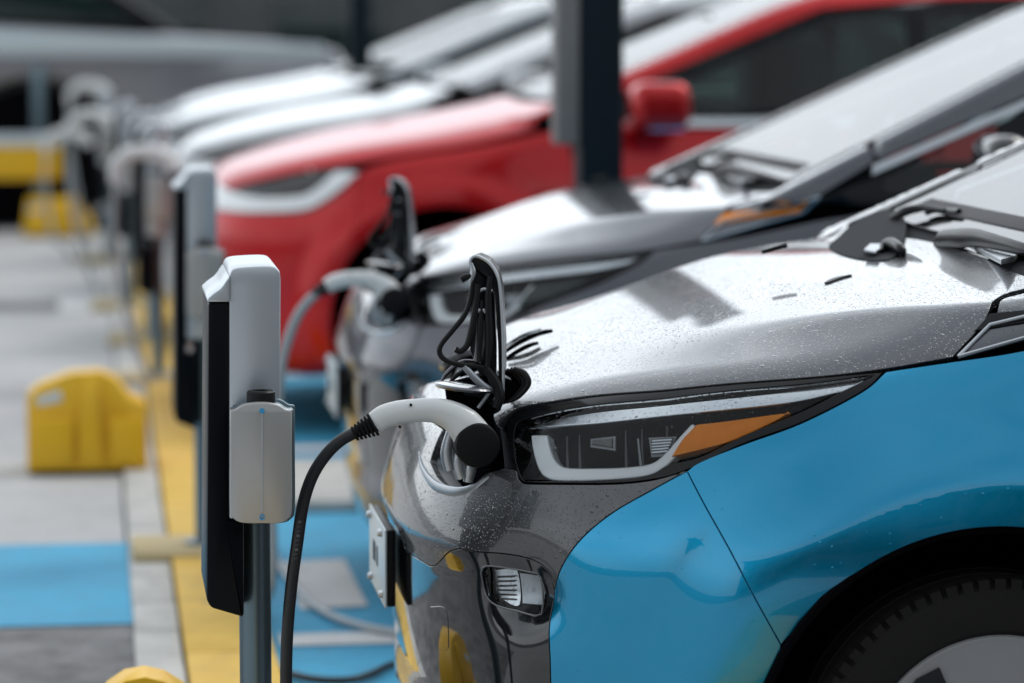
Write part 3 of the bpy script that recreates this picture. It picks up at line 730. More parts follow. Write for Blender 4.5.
# inlet: silver ribs down inside the port
for pth, rad in ((((452,428),(447,452),(450,470)), [.008,.011,.010]), (((463,440),(458,462),(462,478)), [.009,.012,.010]), (((474,452),(470,470),(468,482)), [.009,.011,.008])):
    m = MB(); m.tube([loc(x, y, W0-.005) for x, y in pth], rad, n=14); m.build('port_inlet', 'satin_silver', hatch)
# number plate with its holder
m = MB(); pc = Vector((.006,.05,.518)); m.box(pc+Vector((-.006,0,0)), (.016,.300,.136), .004); ho = m.build('plate_holder', 'black_plastic', hatch)
m = MB(); m.box(pc+Vector((-.016,0,0)), (.004,.315,.138), .0015); pl = m.build('number_plate', 'plate_white', ho)
for y_, z_, sx in ((.055,.03,.02),(.03,.03,.02),(-.02,.03,.02)):
    m = MB(); m.box(pc+Vector((-.0185,y_,0)), (.0012,.003,.036)); m.box(pc+Vector((-.0185,y_+.014,0)), (.0012,.003,.036)); m.box(pc+Vector((-.0185,y_+.007,.016)), (.0012,.011,.004)); m.build('plate_character', 'plate_ink', pl)
for y_, z_ in ((-.10,.055),(.10,-.055),(-.12,-.05),(.12,.055)):
    m = MB(); m.cyl(pc+Vector((-.018,y_,z_)), pc+Vector((-.026,y_,z_)), .007, .006, n=16, bevel=.001); m.build('plate_bolt', 'chrome', pl)
# tow-eye cover outline on the lower trim
tc = A((430,606),(446,609),(449,640),(447,650),(436,647),(431,625)); tc.append(tc[0])
HA.panel('tow_cover', [tc], (-.8,.6,0), 'gloss_black', hatch, off=-.001, h=.01, mirror=False, depth=.004)
# door mirrors and handles
for sd in (1, -1):
    m = MB(); m.tube([(1.42,-sd*.80,1.07),(1.45,-sd*.88,1.10)], [.03,.025], n=12); m.box((1.50,-sd*.97,1.14), (.11,.20,.13), .045, None, 4); m.build('door_mirror', 'gloss_black', hatch)
    for u in (2.15, 3.0):
        m = MB(); m.tube([(u,-sd*.868,.86),(u+.02,-sd*.905,.865),(u+.16,-sd*.905,.868),(u+.18,-sd*.868,.868)], [.011,.012,.012,.011], n=10, flat=.6); m.build('door_handle', 'gloss_black', hatch)
    m = MB(); m.tube([(4.08,-sd*.55,.98),(4.02,-sd*.66,1.0),(3.9,-sd*.73,1.0)], [.03,.045,.02], n=12); m.build('tail_lamp', 'red_paint', hatch)
# inside: seats and wheel behind the glass are not visible through the dark panes
hatch.location = (XA, YA, 0)

def copy_tree(o, parent=None, remap=None):
    c = o.copy(); COL.objects.link(c); c.parent = parent
    if remap and c.type == 'MESH' and c.material_slots:
        nm = c.material_slots[0].material.name if c.material_slots[0].material else ''
        for k, v in remap.items():
            if k == nm or k == c.name.split('.')[0]:
                c.material_slots[0].link = 'OBJECT'; c.material_slots[0].material = MATS[v]
    for ch in list(o.children): copy_tree(ch, c, remap)
    return c
G_CARS = 'electric cars parked nose-in along the charger row'
tag(hatch, 'wet two-tone hatchback with grey hood and blue fenders, charge flap open, nearest the camera', 'car', G_CARS)
hatchB = copy_tree(hatch, None, {'blue_paint': 'slate_paint', 'bumper_paint': 'slate_bumper', 'roof': 'slate_paint', 'grey_paint': 'slate_paint'})
hatchB.location = (XB, YB, 0)
tag(hatchB, 'all-grey hatchback with orange side marker, between the blue-fendered car and the red car', 'car', G_CARS)
for o in hatch.children:
    if o.name.startswith('marker_lens'):
        o.material_slots[0].link = 'OBJECT'; o.material_slots[0].material = MATS['satin_black']
for o in list(hatchB.children_recursive):
    if o.name.startswith('turn_signal'): o.material_slots[0].link = 'OBJECT'; o.material_slots[0].material = MATS['glass_tint']

# ------------------------------------------------------------------ the larger car (red), same builder with its own skin
S_X0 = [(.1,.10),(.2,.03),(.35,.0),(.6,0),(.8,.02),(.95,.08),(1.05,.2),(1.3,.7)]
S_W = [(.1,.88),(.25,.95),(.5,.965),(.75,.97),(.9,.955),(1.0,.93),(1.1,.905),(1.3,.84)]
S_HC = [(-.1,.78),(0,.85),(.1,.93),(.25,.99),(.5,1.06),(.9,1.13),(1.3,1.20),(2,1.22),(5,1.15)]
S_EZ = [(0,.82),(.1,.90),(.3,.97),(.6,1.02),(1.0,1.07),(1.35,1.13),(2,1.15),(5,1.15)]
S_EW = [(0,.45),(.1,.6),(.3,.75),(.6,.84),(1.0,.87),(1.4,.89),(5,.88)]
SA_F = (.88,.40,.425); SA_R = (3.85,.40,.425)
def suv_f(u, w, z):
    w = np.abs(w); W = knots(z, S_W); x0 = knots(z, S_X0)
    s = (u-x0)/.95; s2 = (4.95-u)/.8
    g = (np.maximum(1-s, 0)**2.3+np.maximum(1-s2, 0)**2.3+(w/W)**3-1)*.31
    g = g-.02*sstep(.56, .47, np.hypot(u-SA_F[0], z-SA_F[1]))*sstep(1.05, .9, z)
    top = (z-(knots(u, S_HC)-.05*(w/.8)**2))*.95
    fac = (z-(knots(u, S_EZ)+.7*(knots(u, S_EW)-w)))*.82
    low = smax(g, smax(top, fac, .05), .05)
    wc = (w-(.90-(z-1.12)*.50))*.9; ws = (z-(1.205+.40*(u-1.25)-.05*w*w))*.93
    roof = z-(1.68-.05*(w/.65)**2-.01*(u-2.9)**2); rear = (u-(4.75-(z-1.1)*1.4))*.6
    return smin(low, smax(smax(smax(smax(wc, ws, .02), roof, .12), rear, .1), 1.13-z, .01), .015)
XR, YR = .35, 12.25
HS = Body(suv_f, XR, YR)
def S(*p): return HS.px(*p)
def make_suv():
    root = empty('parked_car', (0,0,0)); P = lambda *a, **k: HS.panel(*a, parent=root, **k)
    he = L((.10,.60,.90),(.3,.77,.965),(.6,.87,1.0),(1.0,.885,1.05),(1.3,.875,1.13))
    P('hood', [L((1.22,0,1.2),(.08,0,.92)), L((.08,0,.92),(.085,.3,.915),(.10,.60,.90)), he, L((1.3,.875,1.13),(1.28,.78,1.19),(1.22,.4,1.19),(1.22,0,1.2))], (-.3,.4,.87), 'red_paint', h=.03)
    hb = S((214,211),(250,214),(300,213),(325,203),(345,188),(361,171)); ht = [hb[0], S((214,170))[0]]; htt = [ht[1]]+S((250,164),(300,163),(340,164))+[hb[-1]]
    seam = [hb[-1]]+L((.60,.93,.92),(.53,.95,.6))
    arch = circ(*SA_F, 152, 195, .96); 
    P('bumper', [L((.0,0,.2),(0,0,.55),(.075,0,.915)), L((.075,0,.915),(.08,.3,.91),(.095,.59,.895))+[ht[1]], ht[::-1], hb, [hb[-1]]+L((.56,.95,.75))+[arch[0]], arch, [arch[-1]]+L((.40,.90,.19),(.2,.75,.18),(.05,.4,.18),(.0,0,.2))], (-.75,.6,.1), 'red_paint', h=.03)
    heads = P('headlight', [ht, htt, hb[::-1]], (-.6,.75,.2), 'gloss_black', off=.012, h=.03)
    d_ = S((216,186),(250,196),(296,196),(318,186),(335,171)); d2 = S((216,209),(250,212),(300,210),(324,200),(343,186),(358,172)) 
    for o, par in zip(P('daytime_lamp', [d_, [d_[-1], d2[-1]], d2[::-1], [d2[0], d_[0]]], (-.6,.75,.2), 'drl_white', off=.002, h=.02), heads): o.parent = par
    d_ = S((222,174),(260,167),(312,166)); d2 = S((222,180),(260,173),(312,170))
    for o, par in zip(P('upper_bright_strip', [d_, [d_[-1], d2[-1]], d2[::-1], [d2[0], d_[0]]], (-.6,.75,.2), 'drl_white', off=.004, h=.02), heads): o.parent = par
    P('fender', [[hb[-1]]+L((.7,.90,1.0),(1.0,.90,1.035),(1.32,.895,1.10)), L((1.32,.895,1.10),(1.36,.965,.8),(1.36,.95,.25)), L((1.36,.95,.25))+[circ(*SA_F, -18, 152, .96)[0]], circ(*SA_F, -18, 152, .96, 22), [circ(*SA_F, -18, 152, .96)[-1]]+L((.56,.95,.75))+[hb[-1]]], (-.15,.97,.15), 'red_paint', h=.03)
    P('windshield', [L((1.27,0,1.21),(1.27,.4,1.2),(1.31,.76,1.19)), L((1.31,.76,1.19),(1.7,.70,1.36),(2.25,.58,1.58)), L((2.25,.58,1.58),(2.4,0,1.66)), L((2.4,0,1.66),(1.27,0,1.21))], (-.35,.1,.9), 'windshield_glass', h=.045)
    P('roof_pillar', [L((1.32,.775,1.19),(1.7,.715,1.36),(2.25,.595,1.58)), L((2.25,.595,1.58),(2.9,.56,1.66),(3.6,.55,1.60)), L((3.6,.55,1.60),(3.6,.62,1.53)), L((3.6,.62,1.53),(2.9,.66,1.57),(2.3,.68,1.52)), L((2.3,.68,1.52),(1.8,.80,1.34),(1.40,.875,1.17)), L((1.40,.875,1.17),(1.32,.775,1.19))], (-.1,.75,.6), 'red_paint', h=.035)
    P('roof', [L((2.42,0,1.66),(2.27,.57,1.59)), L((2.27,.57,1.59),(2.9,.53,1.66),(3.6,.52,1.6)), L((3.6,.52,1.6),(3.7,0,1.6)), L((3.7,0,1.6),(2.42,0,1.66))], (0,.1,1), 'gloss_black', h=.06)
    gl = ([L((1.60,.87,1.165),(1.66,.85,1.21),(2.0,.78,1.36),(2.34,.70,1.49)), L((2.34,.70,1.49),(2.6,.69,1.52)), L((2.6,.69,1.52),(2.62,.86,1.165)), L((2.62,.86,1.165),(1.60,.87,1.165))], [L((2.7,.86,1.165),(2.68,.69,1.525)), L((2.68,.69,1.525),(3.5,.69,1.47)), L((3.5,.69,1.47),(3.8,.84,1.18)), L((3.8,.84,1.18),(2.7,.86,1.165))])
    P('window_frame', [L((1.42,.875,1.165),(1.8,.81,1.325),(2.3,.69,1.51)), L((2.3,.69,1.51),(2.9,.67,1.56),(3.6,.67,1.50)), L((3.6,.67,1.50),(4.2,.8,1.2)), L((4.2,.86,1.17),(2.4,.88,1.14),(1.42,.89,1.14)), L((1.42,.89,1.14),(1.42,.875,1.165))], (0,.9,.35), 'satin_black', off=.004, h=.04, holes=gl)
    for g in gl: P('door_glass', g, (0,.9,.35), 'side_glass', off=.008, h=.035, depth=.004, gap=-.004)
    cabin(root, 1.25, 1.6, 1.13, .78)
    P('window_trim', [L((1.42,.895,1.135),(2.4,.885,1.135),(4.2,.87,1.16)), L((4.2,.87,1.16),(4.2,.875,1.13)), L((4.2,.875,1.13),(2.4,.90,1.105),(1.42,.905,1.105)), L((1.42,.905,1.105),(1.42,.895,1.135))], (0,.9,.35), 'chrome', off=-.003, h=.03)
    P('door', [L((1.37,.90,1.09),(1.37,.965,.8),(1.37,.95,.22)), L((1.37,.95,.22),(2.65,.95,.22)), L((2.65,.95,.22),(2.68,.9,1.095)), L((2.68,.9,1.095),(1.37,.90,1.09))], (0,.98,.1), 'red_paint', h=.05)
    ar = circ(*SA_R, 195, -18, .96, 24)
    P('rear_door', [L((2.69,.9,1.095),(2.66,.95,.22)), L((2.66,.95,.22))+[ar[0]], ar[:9], [ar[8]]+L((3.7,.9,1.1)), L((3.7,.9,1.1),(2.69,.9,1.095))], (0,.98,.1), 'red_paint', h=.05)
    P('quarter_panel', [L((3.71,.9,1.1))+[ar[8]], ar[8:], [ar[-1]]+L((4.8,.7,.2)), L((4.8,.7,.2),(4.85,.7,.7),(4.6,.75,1.15)), L((4.6,.75,1.15),(4.1,.85,1.15),(3.71,.9,1.1))], (.3,.95,.05), 'red_paint', h=.05)
    P('tailgate', [L((4.95,0,.2),(4.8,.7,.2)), L((4.8,.7,.2),(4.85,.7,.7),(4.5,.72,1.17)), L((4.5,.72,1.17),(4.0,.55,1.55),(3.75,.5,1.6)), L((3.75,.5,1.6),(3.8,0,1.62)), L((3.8,0,1.62),(4.95,0,.2))], (.8,.25,.5), 'red_paint', h=.06)
    HS.shell('inner_body', (2.4,0,.7), 'matte_black', root, [(SA_F[0],SA_F[1],.45),(SA_R[0],SA_R[1],.45)], nu=130, nv=50, belt=1.12)
    for u in (.88, 3.85):
        for sd in (1, -1):
            t = wheel(root, u, sd, r=.36, wid=.23, rim_mat='steel'); 
            for o in [t]: o.location.y = -sd*.09
    for sd in (1, -1):
        m = MB(); m.tube([(1.55,-sd*.88,1.09),(1.58,-sd*.98,1.11)], [.035,.03], n=12); m.box((1.63,-sd*1.05,1.185), (.21,.20,.165), .05, None, 4); mm = m.build('door_mirror', 'red_paint', root)
        m = MB(); m.box((1.65,-sd*1.05,1.105), (.12,.14,.02), .008); m.build('mirror_lamp', 'blue_mark', mm)
        for u in (2.45, 3.4):
            m = MB(); m.box((u,-sd*.958,.93), (.2,.012,.028), .004); m.build('door_handle', 'chrome', root)
    return root
suv = make_suv(); suv.location = (XR, YR, 0)
tag(suv, 'bright red car with white curved running lamp and red door mirror, behind the all-grey hatchback', 'car', G_CARS)
for i, (x, y, body, lab) in enumerate(((.30,15.3,'white_paint','white car with a gleaming hood parked directly beyond the red car'),(.18,18.1,'silver_paint','pale silver car parked beyond the white one, second past the red car'),(.25,20.9,'silver_paint','pale silver car farthest down the row, mostly hidden by the dark thin post'))):
    c = copy_tree(suv, None, {'red_paint': body, 'mirror_lamp': body}); c.location = (x, y, 0); tag(c, lab, 'car', G_CARS)
# ------------------------------------------------------------------ chargers
def cz(px, py, Y=5.06): return on_y(px, py, Y)
CX, CY = float(cz(259,560)[0]), 5.20
def make_charger():
    root = empty('charging_post', (CX, CY, 0))
    def rel(px, py, Y=5.06): p = cz(px, py, Y); return Vector((p[0]-CX, Y-CY, p[2]))
    m = MB(); m.cyl((0,.0,.01), (0,.0,.75), .0262, n=40); m.build('post_tube', 'steel', root)
    m = MB(); m.box((-.02,.0,.018), (.36,.34,.036), .006); m.build('base_pad', 'pale_pad', root)
    m = MB(); m.cyl((0,0,.034), (0,0,.046), .055, n=32, bevel=.003); m.build('base_flange', 'steel', root)
    DEP = Vector((0,.26,0))
    m = MB(); m.prism(catmull([rel(229,310), rel(229,282), rel(230.5,272), rel(236,268), rel(250,266.5), rel(270,266), rel(277.5,269), rel(280.5,277), rel(280.5,310)], 5)+[rel(280.5,519), rel(229,519)], DEP, .004)
    body = m.build('charger_body', 'charger_silver', root)
    m = MB(); m.prism(catmull([rel(229.5,276,5.052), rel(226,281,5.052), rel(221,288,5.052), rel(213,294,5.052), rel(207.5,299,5.052)], 5)+[rel(207.5,302,5.052), rel(229.5,302,5.052)], Vector((0,.272,0)), .002)
    m.build('shoulder', 'charger_silver', root)
    m = MB(); m.prism([rel(208,302.5), rel(206.5,600), rel(211,608), rel(242,617), rel(244,617), rel(244,521), rel(228.6,520), rel(228.6,302.5)], DEP, .005)
    m.build('front_cover', 'charger_black', root)
    # holster for the connector
    def plate(y, dx, dpx=0):
        pts = catmull([rel(230+dx,410,y), rel(235+dx,409.5,y), rel(244+dx,404.5,y), rel(261+dx,402.5,y), rel(277+dx,404.5,y), rel(286+dx,409.5,y), rel(292+dx,410,y)], 4)
        return pts+catmull([rel(292+dx,440,y), rel(292+dx,508,y), rel(288+dx,519,y), rel(280+dx,523,y), rel(262+dx,523.5,y), rel(242+dx,523,y), rel(233+dx,518,y), rel(230+dx,508,y), rel(230+dx,440,y)], 4)
    m = MB(); m.prism(plate(4.975, 0), (0,.014,0), .003); h = m.build('holster', 'holster_silver', root)
    m = MB(); m.prism([Vector(p)+Vector((0,0,.008 if p[2] > .75 else 0)) for p in plate(5.035, 3)], (0,.012,0), .003); m.build('holster_back', 'steel', h)
    m = MB(); m.prism(plate(4.992, 1.5), (0,.042,0), .001)
    k = m.build('holster_core', 'steel', h); k.scale = (1,1,1)
    m = MB(); a = rel(261,402,5.012); m.lathe([(0,-.02),(.0225,-.02),(.0225,.016),(.020,.0185),(.012,.0185),(.010,.004),(0,.004)], a, None, 36); m.build('socket', 'black_plastic', h)
    m = MB(); m.prism([rel(261.2,412,4.973), rel(262.8,412,4.973), rel(262.8,512,4.973), rel(261.2,512,4.973)], (0,.003,0)); m.build('mark_line', 'charger_silver', h)
    m = MB(); a = rel(262,411,4.9725); m.cyl(a, a+Vector((0,.003,0)), .0042, n=20); m.build('mark_dot', 'blue_mark', h)
    m = MB(); a = rel(262,517.5,4.9725); q = Matrix(((1,0,0),(0,0,1),(0,-1,0))); m.lathe([(.0026,0),(.0042,0),(.0042,.0025),(.0026,.0025),(.0026,0)], a, q, 20); m.build('mark_ring', 'blue_mark', h)
    return root
ch = make_charger(); G_CH = 'charging posts in a line before the cars'
tag(ch, 'nearest charging post, silver and black, with a flat silver connector holster marked by blue dots', 'charging post', G_CH)
charger_spots = [(.285,8.8,'second charging post from the camera, in front of the all-grey hatchback nose'),(.245,13.2,'third charging post from the camera, with a white connector arched in front of it'),(.245,14.9,'fourth charging post from the camera, standing before the white car'),(.168,16.8,'fifth charging post in the line, blurred beside the silver cars'),(.07,20.2,'farthest charging post of the line, blurred in front of the pickup wheel')]
for x, y, lab in charger_spots:
    c = copy_tree(ch); c.location = (x, y, 0)
    for k_ in c.children:
        if k_.name.startswith('front_cover'): k_.scale.z = 1.30; k_.location.z = 1.0*(1-1.30)
        if k_.name.startswith('charger_body'): k_.scale.z = 1.14; k_.location.z = 1.085*(1-1.14)
    tag(c, lab, 'charging post', G_CH)

# ------------------------------------------------------------------ connectors plugged into the ports
def make_handle():
    root = empty('charging_connector', (0,0,0))      # local frame as the car's: x back, y away, z up
    w = W0+.035
    l = lambda x, y, ww=w: loc(x, y, ww)
    m = MB(); m.tube([l(374,424), l(384,417), l(398,413), l(416,410.5), l(434,410.5), l(450,415), l(463,424), l(472,436), l(476,446)], [.0185,.0195,.0200,.0190,.0200,.0235,.0285,.0315,.0300], n=28, flat=.85); g = m.build('handle', 'gun_white', root)
    c = Vector(l(478,446,w+.028)); m = MB(); q = Matrix(((1,0,0),(0,0,1),(0,-1,0)))
    m.lathe([(0,-.002),(.030,-.002),(.0345,.001),(.036,.006),(.036,.05),(.030,.07),(0,.07)], c, q, 64); m.build('front_cap', 'rubber', root)
    m = MB()
    for k in range(6):
        t = k/5; a = Vector(l(374-18*t, 424+9*t)); b = Vector(l(371.5-18*t, 425.3+9*t)); m.cyl(a, b, .0205-.0075*t, .0195-.0075*t, n=24, bevel=.001)
    m.tube([l(377,422.5), l(352,434)], [.014,.009], n=16, smooth=0); m.build('cable_boot', 'rubber', root)
    for x, y in ((411,405),(400,427)):
        p = Vector(l(x, y, w+.0175)); m = MB(); m.cyl(p, p+Vector((0,.004,0)), .0022, n=12); m.build('screw', 'matte_black', root)
    return root
gun = make_handle(); gun.location = (XA, YA, 0); G_G = 'connectors plugged into or hung beside the cars'
def cab(name, pts, rad, mat, parent=None, n=14):
    m = MB(); m.tube(pts, rad, n=n, smooth=10); return m.build(name, mat, parent)
YC_ = YA-W0-.035
pts = [on_y(x, y, YC_-.0) for x, y in ((356,432),(340,441),(325,456),(312,477),(303,505),(297,545),(291,590),(287,640),(286,700),(287,790),(292,860))]
g0 = on_y(300,900,YC_); pts += [np.array([.62,YC_+.02,.012]), np.array([.5,YC_+.12,.011]), np.array([.34,YC_+.08,.011]), np.array([.29,5.2,.05])]
pts = [p-np.array([XA,YA,0]) for p in pts]
cab('cable', pts, .0098, 'cable_black', gun)
# faint printing on the cable
m = MB()
for k in range(9):
    p = on_y(299.6-.55*k, 522+4.6*k, YC_-.0100)-np.array([XA,YA,0]); m.box(p, (.0055,.0006,.0012 if k % 3 else .004), 0, Matrix.Rotation(R(-8),3,'Y'))
m.build('cable_print', 'lens_grey', gun)
tag(gun, 'white connector with round black cap and thick black cable, plugged into the nearest car', 'charging connector', G_G)
gunB = copy_tree(gun); gunB.location = (XB, YB, 0)
for o in list(gunB.children):
    if o.name.startswith('cable') and not o.name.startswith('cable_boot'): bpy.data.objects.remove(o)
YD = YB-W0-.035
pts = [on_y(x, y, YD)-np.array([XB,YB,0]) for x, y in ((333,284),(318,292),(300,312),(288,340),(281,370),(277,420),(272,500),(270,590))]+[np.array([-.28,-.30,.012]), np.array([-.33,.1,.012]), np.array([-.335,.45,.03])]
cab('cable', pts, .0125, 'cable_grey', gunB)
tag(gunB, 'white charging connector with pale grey cable, plugged into the all-grey hatchback', 'charging connector', G_G)
# connectors hung on the far posts
def hung(x, y, z, s, lab, cable_to):
    root = empty('charging_connector', (x, y, 0))
    m = MB(); m.tube([(-.12*s,-.02,z-.10),(-.115*s,-.03,z-.03),(-.06*s,-.03,z+.015),(.02*s,-.03,z+.02),(.09*s,-.03,z-.005),(.12*s,-.03,z-.06)], [.024,.027,.030,.032,.034,.030], n=16); m.build('handle', 'gun_white', root)
    m = MB(); m.cyl((.12*s,-.03,z-.06), (.125*s,-.03,z-.10), .034, .03, n=20, bevel=.004); m.build('front_cap', 'rubber', root)
    cab('cable', [(-.12*s,-.02,z-.10),(-.125*s,-.02,z-.3),(-.09*s,-.04,z-.6),(-.02*s,-.05,.12),(.02,-.06,.03)], .013, 'cable_grey', root)
    tag(root, lab, 'charging connector', G_G)
hung(.195,13.0,.94,1.0,'white curved connector hung in front of the third charging post from the camera',None)
hung(-.02,17.6,.97,1.0,'blurred white connector at the left of the fourth and fifth charging posts',None)
hung(-.17,19.9,.80,1.1,'blurred white connector hanging lowest at the left, right of the yellow rail',None)
hung(-.04,20.6,1.08,1.0,'blurred pale connector hung highest before the pickup wheel',None)

# ------------------------------------------------------------------ yellow plastic blocks
def block(x0, y0, wd, ht, lab, outline=None, dep=.26):
    root = empty('barrier_block', (x0+wd/2, y0+dep/2, 0))
    o = outline or [(0,0),(0,.76),(.10,.86),(.36,.98),(.62,1.0),(.74,.92),(.86,.74),(1,.66),(1,0)]
    pts = [Vector(((a-.5)*wd, -dep/2, b*ht+.012)) for a, b in o]
    m = MB(); m.prism(pts, (0,dep,0), .004)
    for v in m.bm.verts:   # wedge: thick foot, narrow top
        k = max(0, min(1, (v.co.z/ht-.5)/.5)); v.co.y *= 1-.45*k
    body = m.build('block_body', 'yellow_plastic', root)
    m = MB(); m.prism([Vector(((a-.5)*wd, (-dep/2-.010)*(1 if b < .7 else .62), b*ht+.012)) for a, b in ((.42,.03),(.43,.55),(.48,.93),(.60,.93),(.62,.55),(.64,.03))], (0,.02,0), .005); m.build('centre_rib', 'yellow_plastic', root)
    for a, b in ((.04,.38),(.69,.97)):
        m = MB(); m.prism([Vector(((q-.5)*wd, -dep/2-.016, r*ht+.012)) for q, r in ((a,.05),(a,.54),(b,.54),(b,.05))], (0,.022,0), .006); m.build('side_panel', 'yellow_plastic', root)
    m = MB(); m.tube([Vector(((.09-.5)*wd, -dep/2*.74, .72*ht)), Vector(((.29-.5)*wd, -dep/2*.68, .80*ht))], .022*ht/.33, n=14, smooth=4, flat=.25); m.build('hand_slot', 'plate_white', root)
    m = MB(); m.box((0,0,.006), (wd*.96,dep*.96,.012), .002); m.build('foot', 'rubber', root)
    tag(root, lab, 'barrier block', 'yellow plastic blocks on the pavement')
    return root
block(-.235,10.5,.39,.318,'yellow plastic block with a slot handle standing on the grey pavement behind the blue patch')
block(-.52,22.7,.50,.26,'blurred yellow block under the yellow rail, farthest of the blocks',[(0,0),(.08,1),(.75,1),(1,.3),(1,0)])
nb = on_y(140,672,5.6); block(nb[0]-.085,5.6,.21,.292,'yellow block at the bottom edge of the photo, only its rounded top showing',[(0,0),(.0,.7),(.12,.90),(.28,.98),(.45,1),(.62,.97),(.8,.88),(.95,.7),(1,.5),(1,0)],.2)
# rail on a grey post
root = empty('guard_rail', (-.40,22.95,0))
m = MB(); m.box((0,.05,.62), (.075,.055,1.18), .006); m.build('rail_post', 'steel', root)
m = MB(); m.box((-.50,0,.52), (1.30,.05,.25), .012); m.build('rail_board', 'yellow_plastic', root)
m = MB(); m.box((-.50,0,.675), (1.34,.09,.08), .01); m.build('rail_cap', 'plate_white', root)
m = MB(); m.box((-1.0,.05,.32), (.055,.055,.64), .006); m.build('rail_post', 'steel', root)
tag(root, 'yellow rail board with a pale cap on grey posts, blurred at the far left', 'guard rail')

# ------------------------------------------------------------------ dark posts between cars
def post(x, y, lab, duct=True):
    root = empty('steel_post', (x, y, 0))
    m = MB(); m.box((0,0,.98), (.135,.16,1.96), .008); m.build('post_shaft', 'pole_dark', root)
    m = MB(); m.box((0,0,.012), (.26,.28,.024), .004); m.build('base_plate', 'pole_dark', root)
    if duct: m = MB(); m.box((-.106,-.01,1.47), (.072,.13,.75), .006); m.build('cable_duct', 'pole_grey', root)
    for k in range(4):
        m = MB(); m.cyl((.10*(-1)**k, .11*(1 if k > 1 else -1), .02), (.10*(-1)**k, .11*(1 if k > 1 else -1), .045), .012, n=6); m.build('anchor_bolt', 'steel', root)
    m = MB(); m.box((0,0,1.975), (.155,.18,.03), .006); m.build('top_cap', 'pole_dark', root)
    tag(root, lab, 'post', 'dark steel posts between the parking bays')
post(1.565, 9.95, 'thick dark blue-black post with a grey duct on its left, standing before the red car')
post(1.60, 19.52, 'thin dark post at top left centre, beyond the silver cars', False)

# ------------------------------------------------------------------ pickup crossing behind the row
root = empty('pickup_truck', (-2.2, 25.0, 0))
def arc(cx, cz_, r, a0, a1, n=14): return [(cx+r*math.cos(R(a0+(a1-a0)*i/n)), cz_+r*math.sin(R(a0+(a1-a0)*i/n))) for i in range(n+1)]
out = [(-3.2,.62)]+arc(-2.1,.48,.56,170,10)+arc(1.75,.48,.60,170,10)+[(3.6,.5),(4.02,.55),(4.08,1.0),(4.02,1.30),(3.6,1.36),(1.4,1.50),(-3.2,1.50)]
m = MB(); m.prism([Vector((a, -.98, b)) for a, b in out], (0,1.96,0), .05); m.build('body', 'truck_paint', root)
m = MB(); m.prism([Vector((a, -1.0, b)) for a, b in [(-3.1,1.30),(3.9,1.24),(3.9,1.34),(1.4,1.46),(-3.1,1.47)]], (0,.04,0), .01); m.build('belt_band', 'plate_white', root)  # pale band laid along the top of the truck body
m = MB(); m.prism([Vector((a, -.80, b)) for a, b in [(-3.1,1.49),(2.9,1.40),(1.9,2.05),(-2.9,2.1)]], (0,1.6,0), .06); cabn = m.build('cabin', 'satin_black', root)
for x0, x1, x2, x3 in ((1.2,2.55,1.75,1.2),(-.2,1.1,1.1,-.2),(-2.9,-.35,-.35,-2.7)):
    m = MB(); m.prism([Vector((x0,-.815,1.53)), Vector((x1,-.815,1.50)), Vector((x2,-.815,1.98)), Vector((x3,-.815,1.98))], (0,.03,0), .004); m.build('window', 'glass_tint', cabn)
m = MB(); m.box((0,0,2.08), (4.9,1.5,.05), .02); m.build('roof', 'truck_paint', root)
for x in (-2.1,1.75):
    for sd in (1,-1):
        t = wheel(root, x, sd, r=.43, wid=.26, rim_mat='steel'); t.location.y = -sd*.10
        m = MB(); m.tube([(x+.585*math.cos(R(a)), -sd*.985, .48+.585*math.sin(R(a))) for a in range(5,176,10)], .035, n=8, smooth=0, flat=.5); m.build('arch_flare', 'black_plastic', root)
m = MB(); m.box((0,0,.48), (6.2,1.5,.62)); m.build('chassis', 'matte_black', root)
for x in (-2.1,1.75):
    for sd in (1,-1):
        m = MB(); m.cyl((x,-sd*.60,.48), (x,-sd*.99,.48), .575, n=40); m.build('wheel_well', 'matte_black', root)
m = MB(); m.box((4.05,-.7,1.12), (.12,.42,.16), .03); m.build('headlight', 'drl_white', root)
m = MB(); m.box((4.08,0,.62), (.16,1.9,.2), .05); m.build('front_bumper', 'chrome', root)
m = MB(); m.box((1.25,-.995,1.10), (.012,.02,.68)); m.build('door_seam', 'matte_black', root)
tag(root, 'large silver-grey pickup standing side-on across the far end of the row', 'truck')
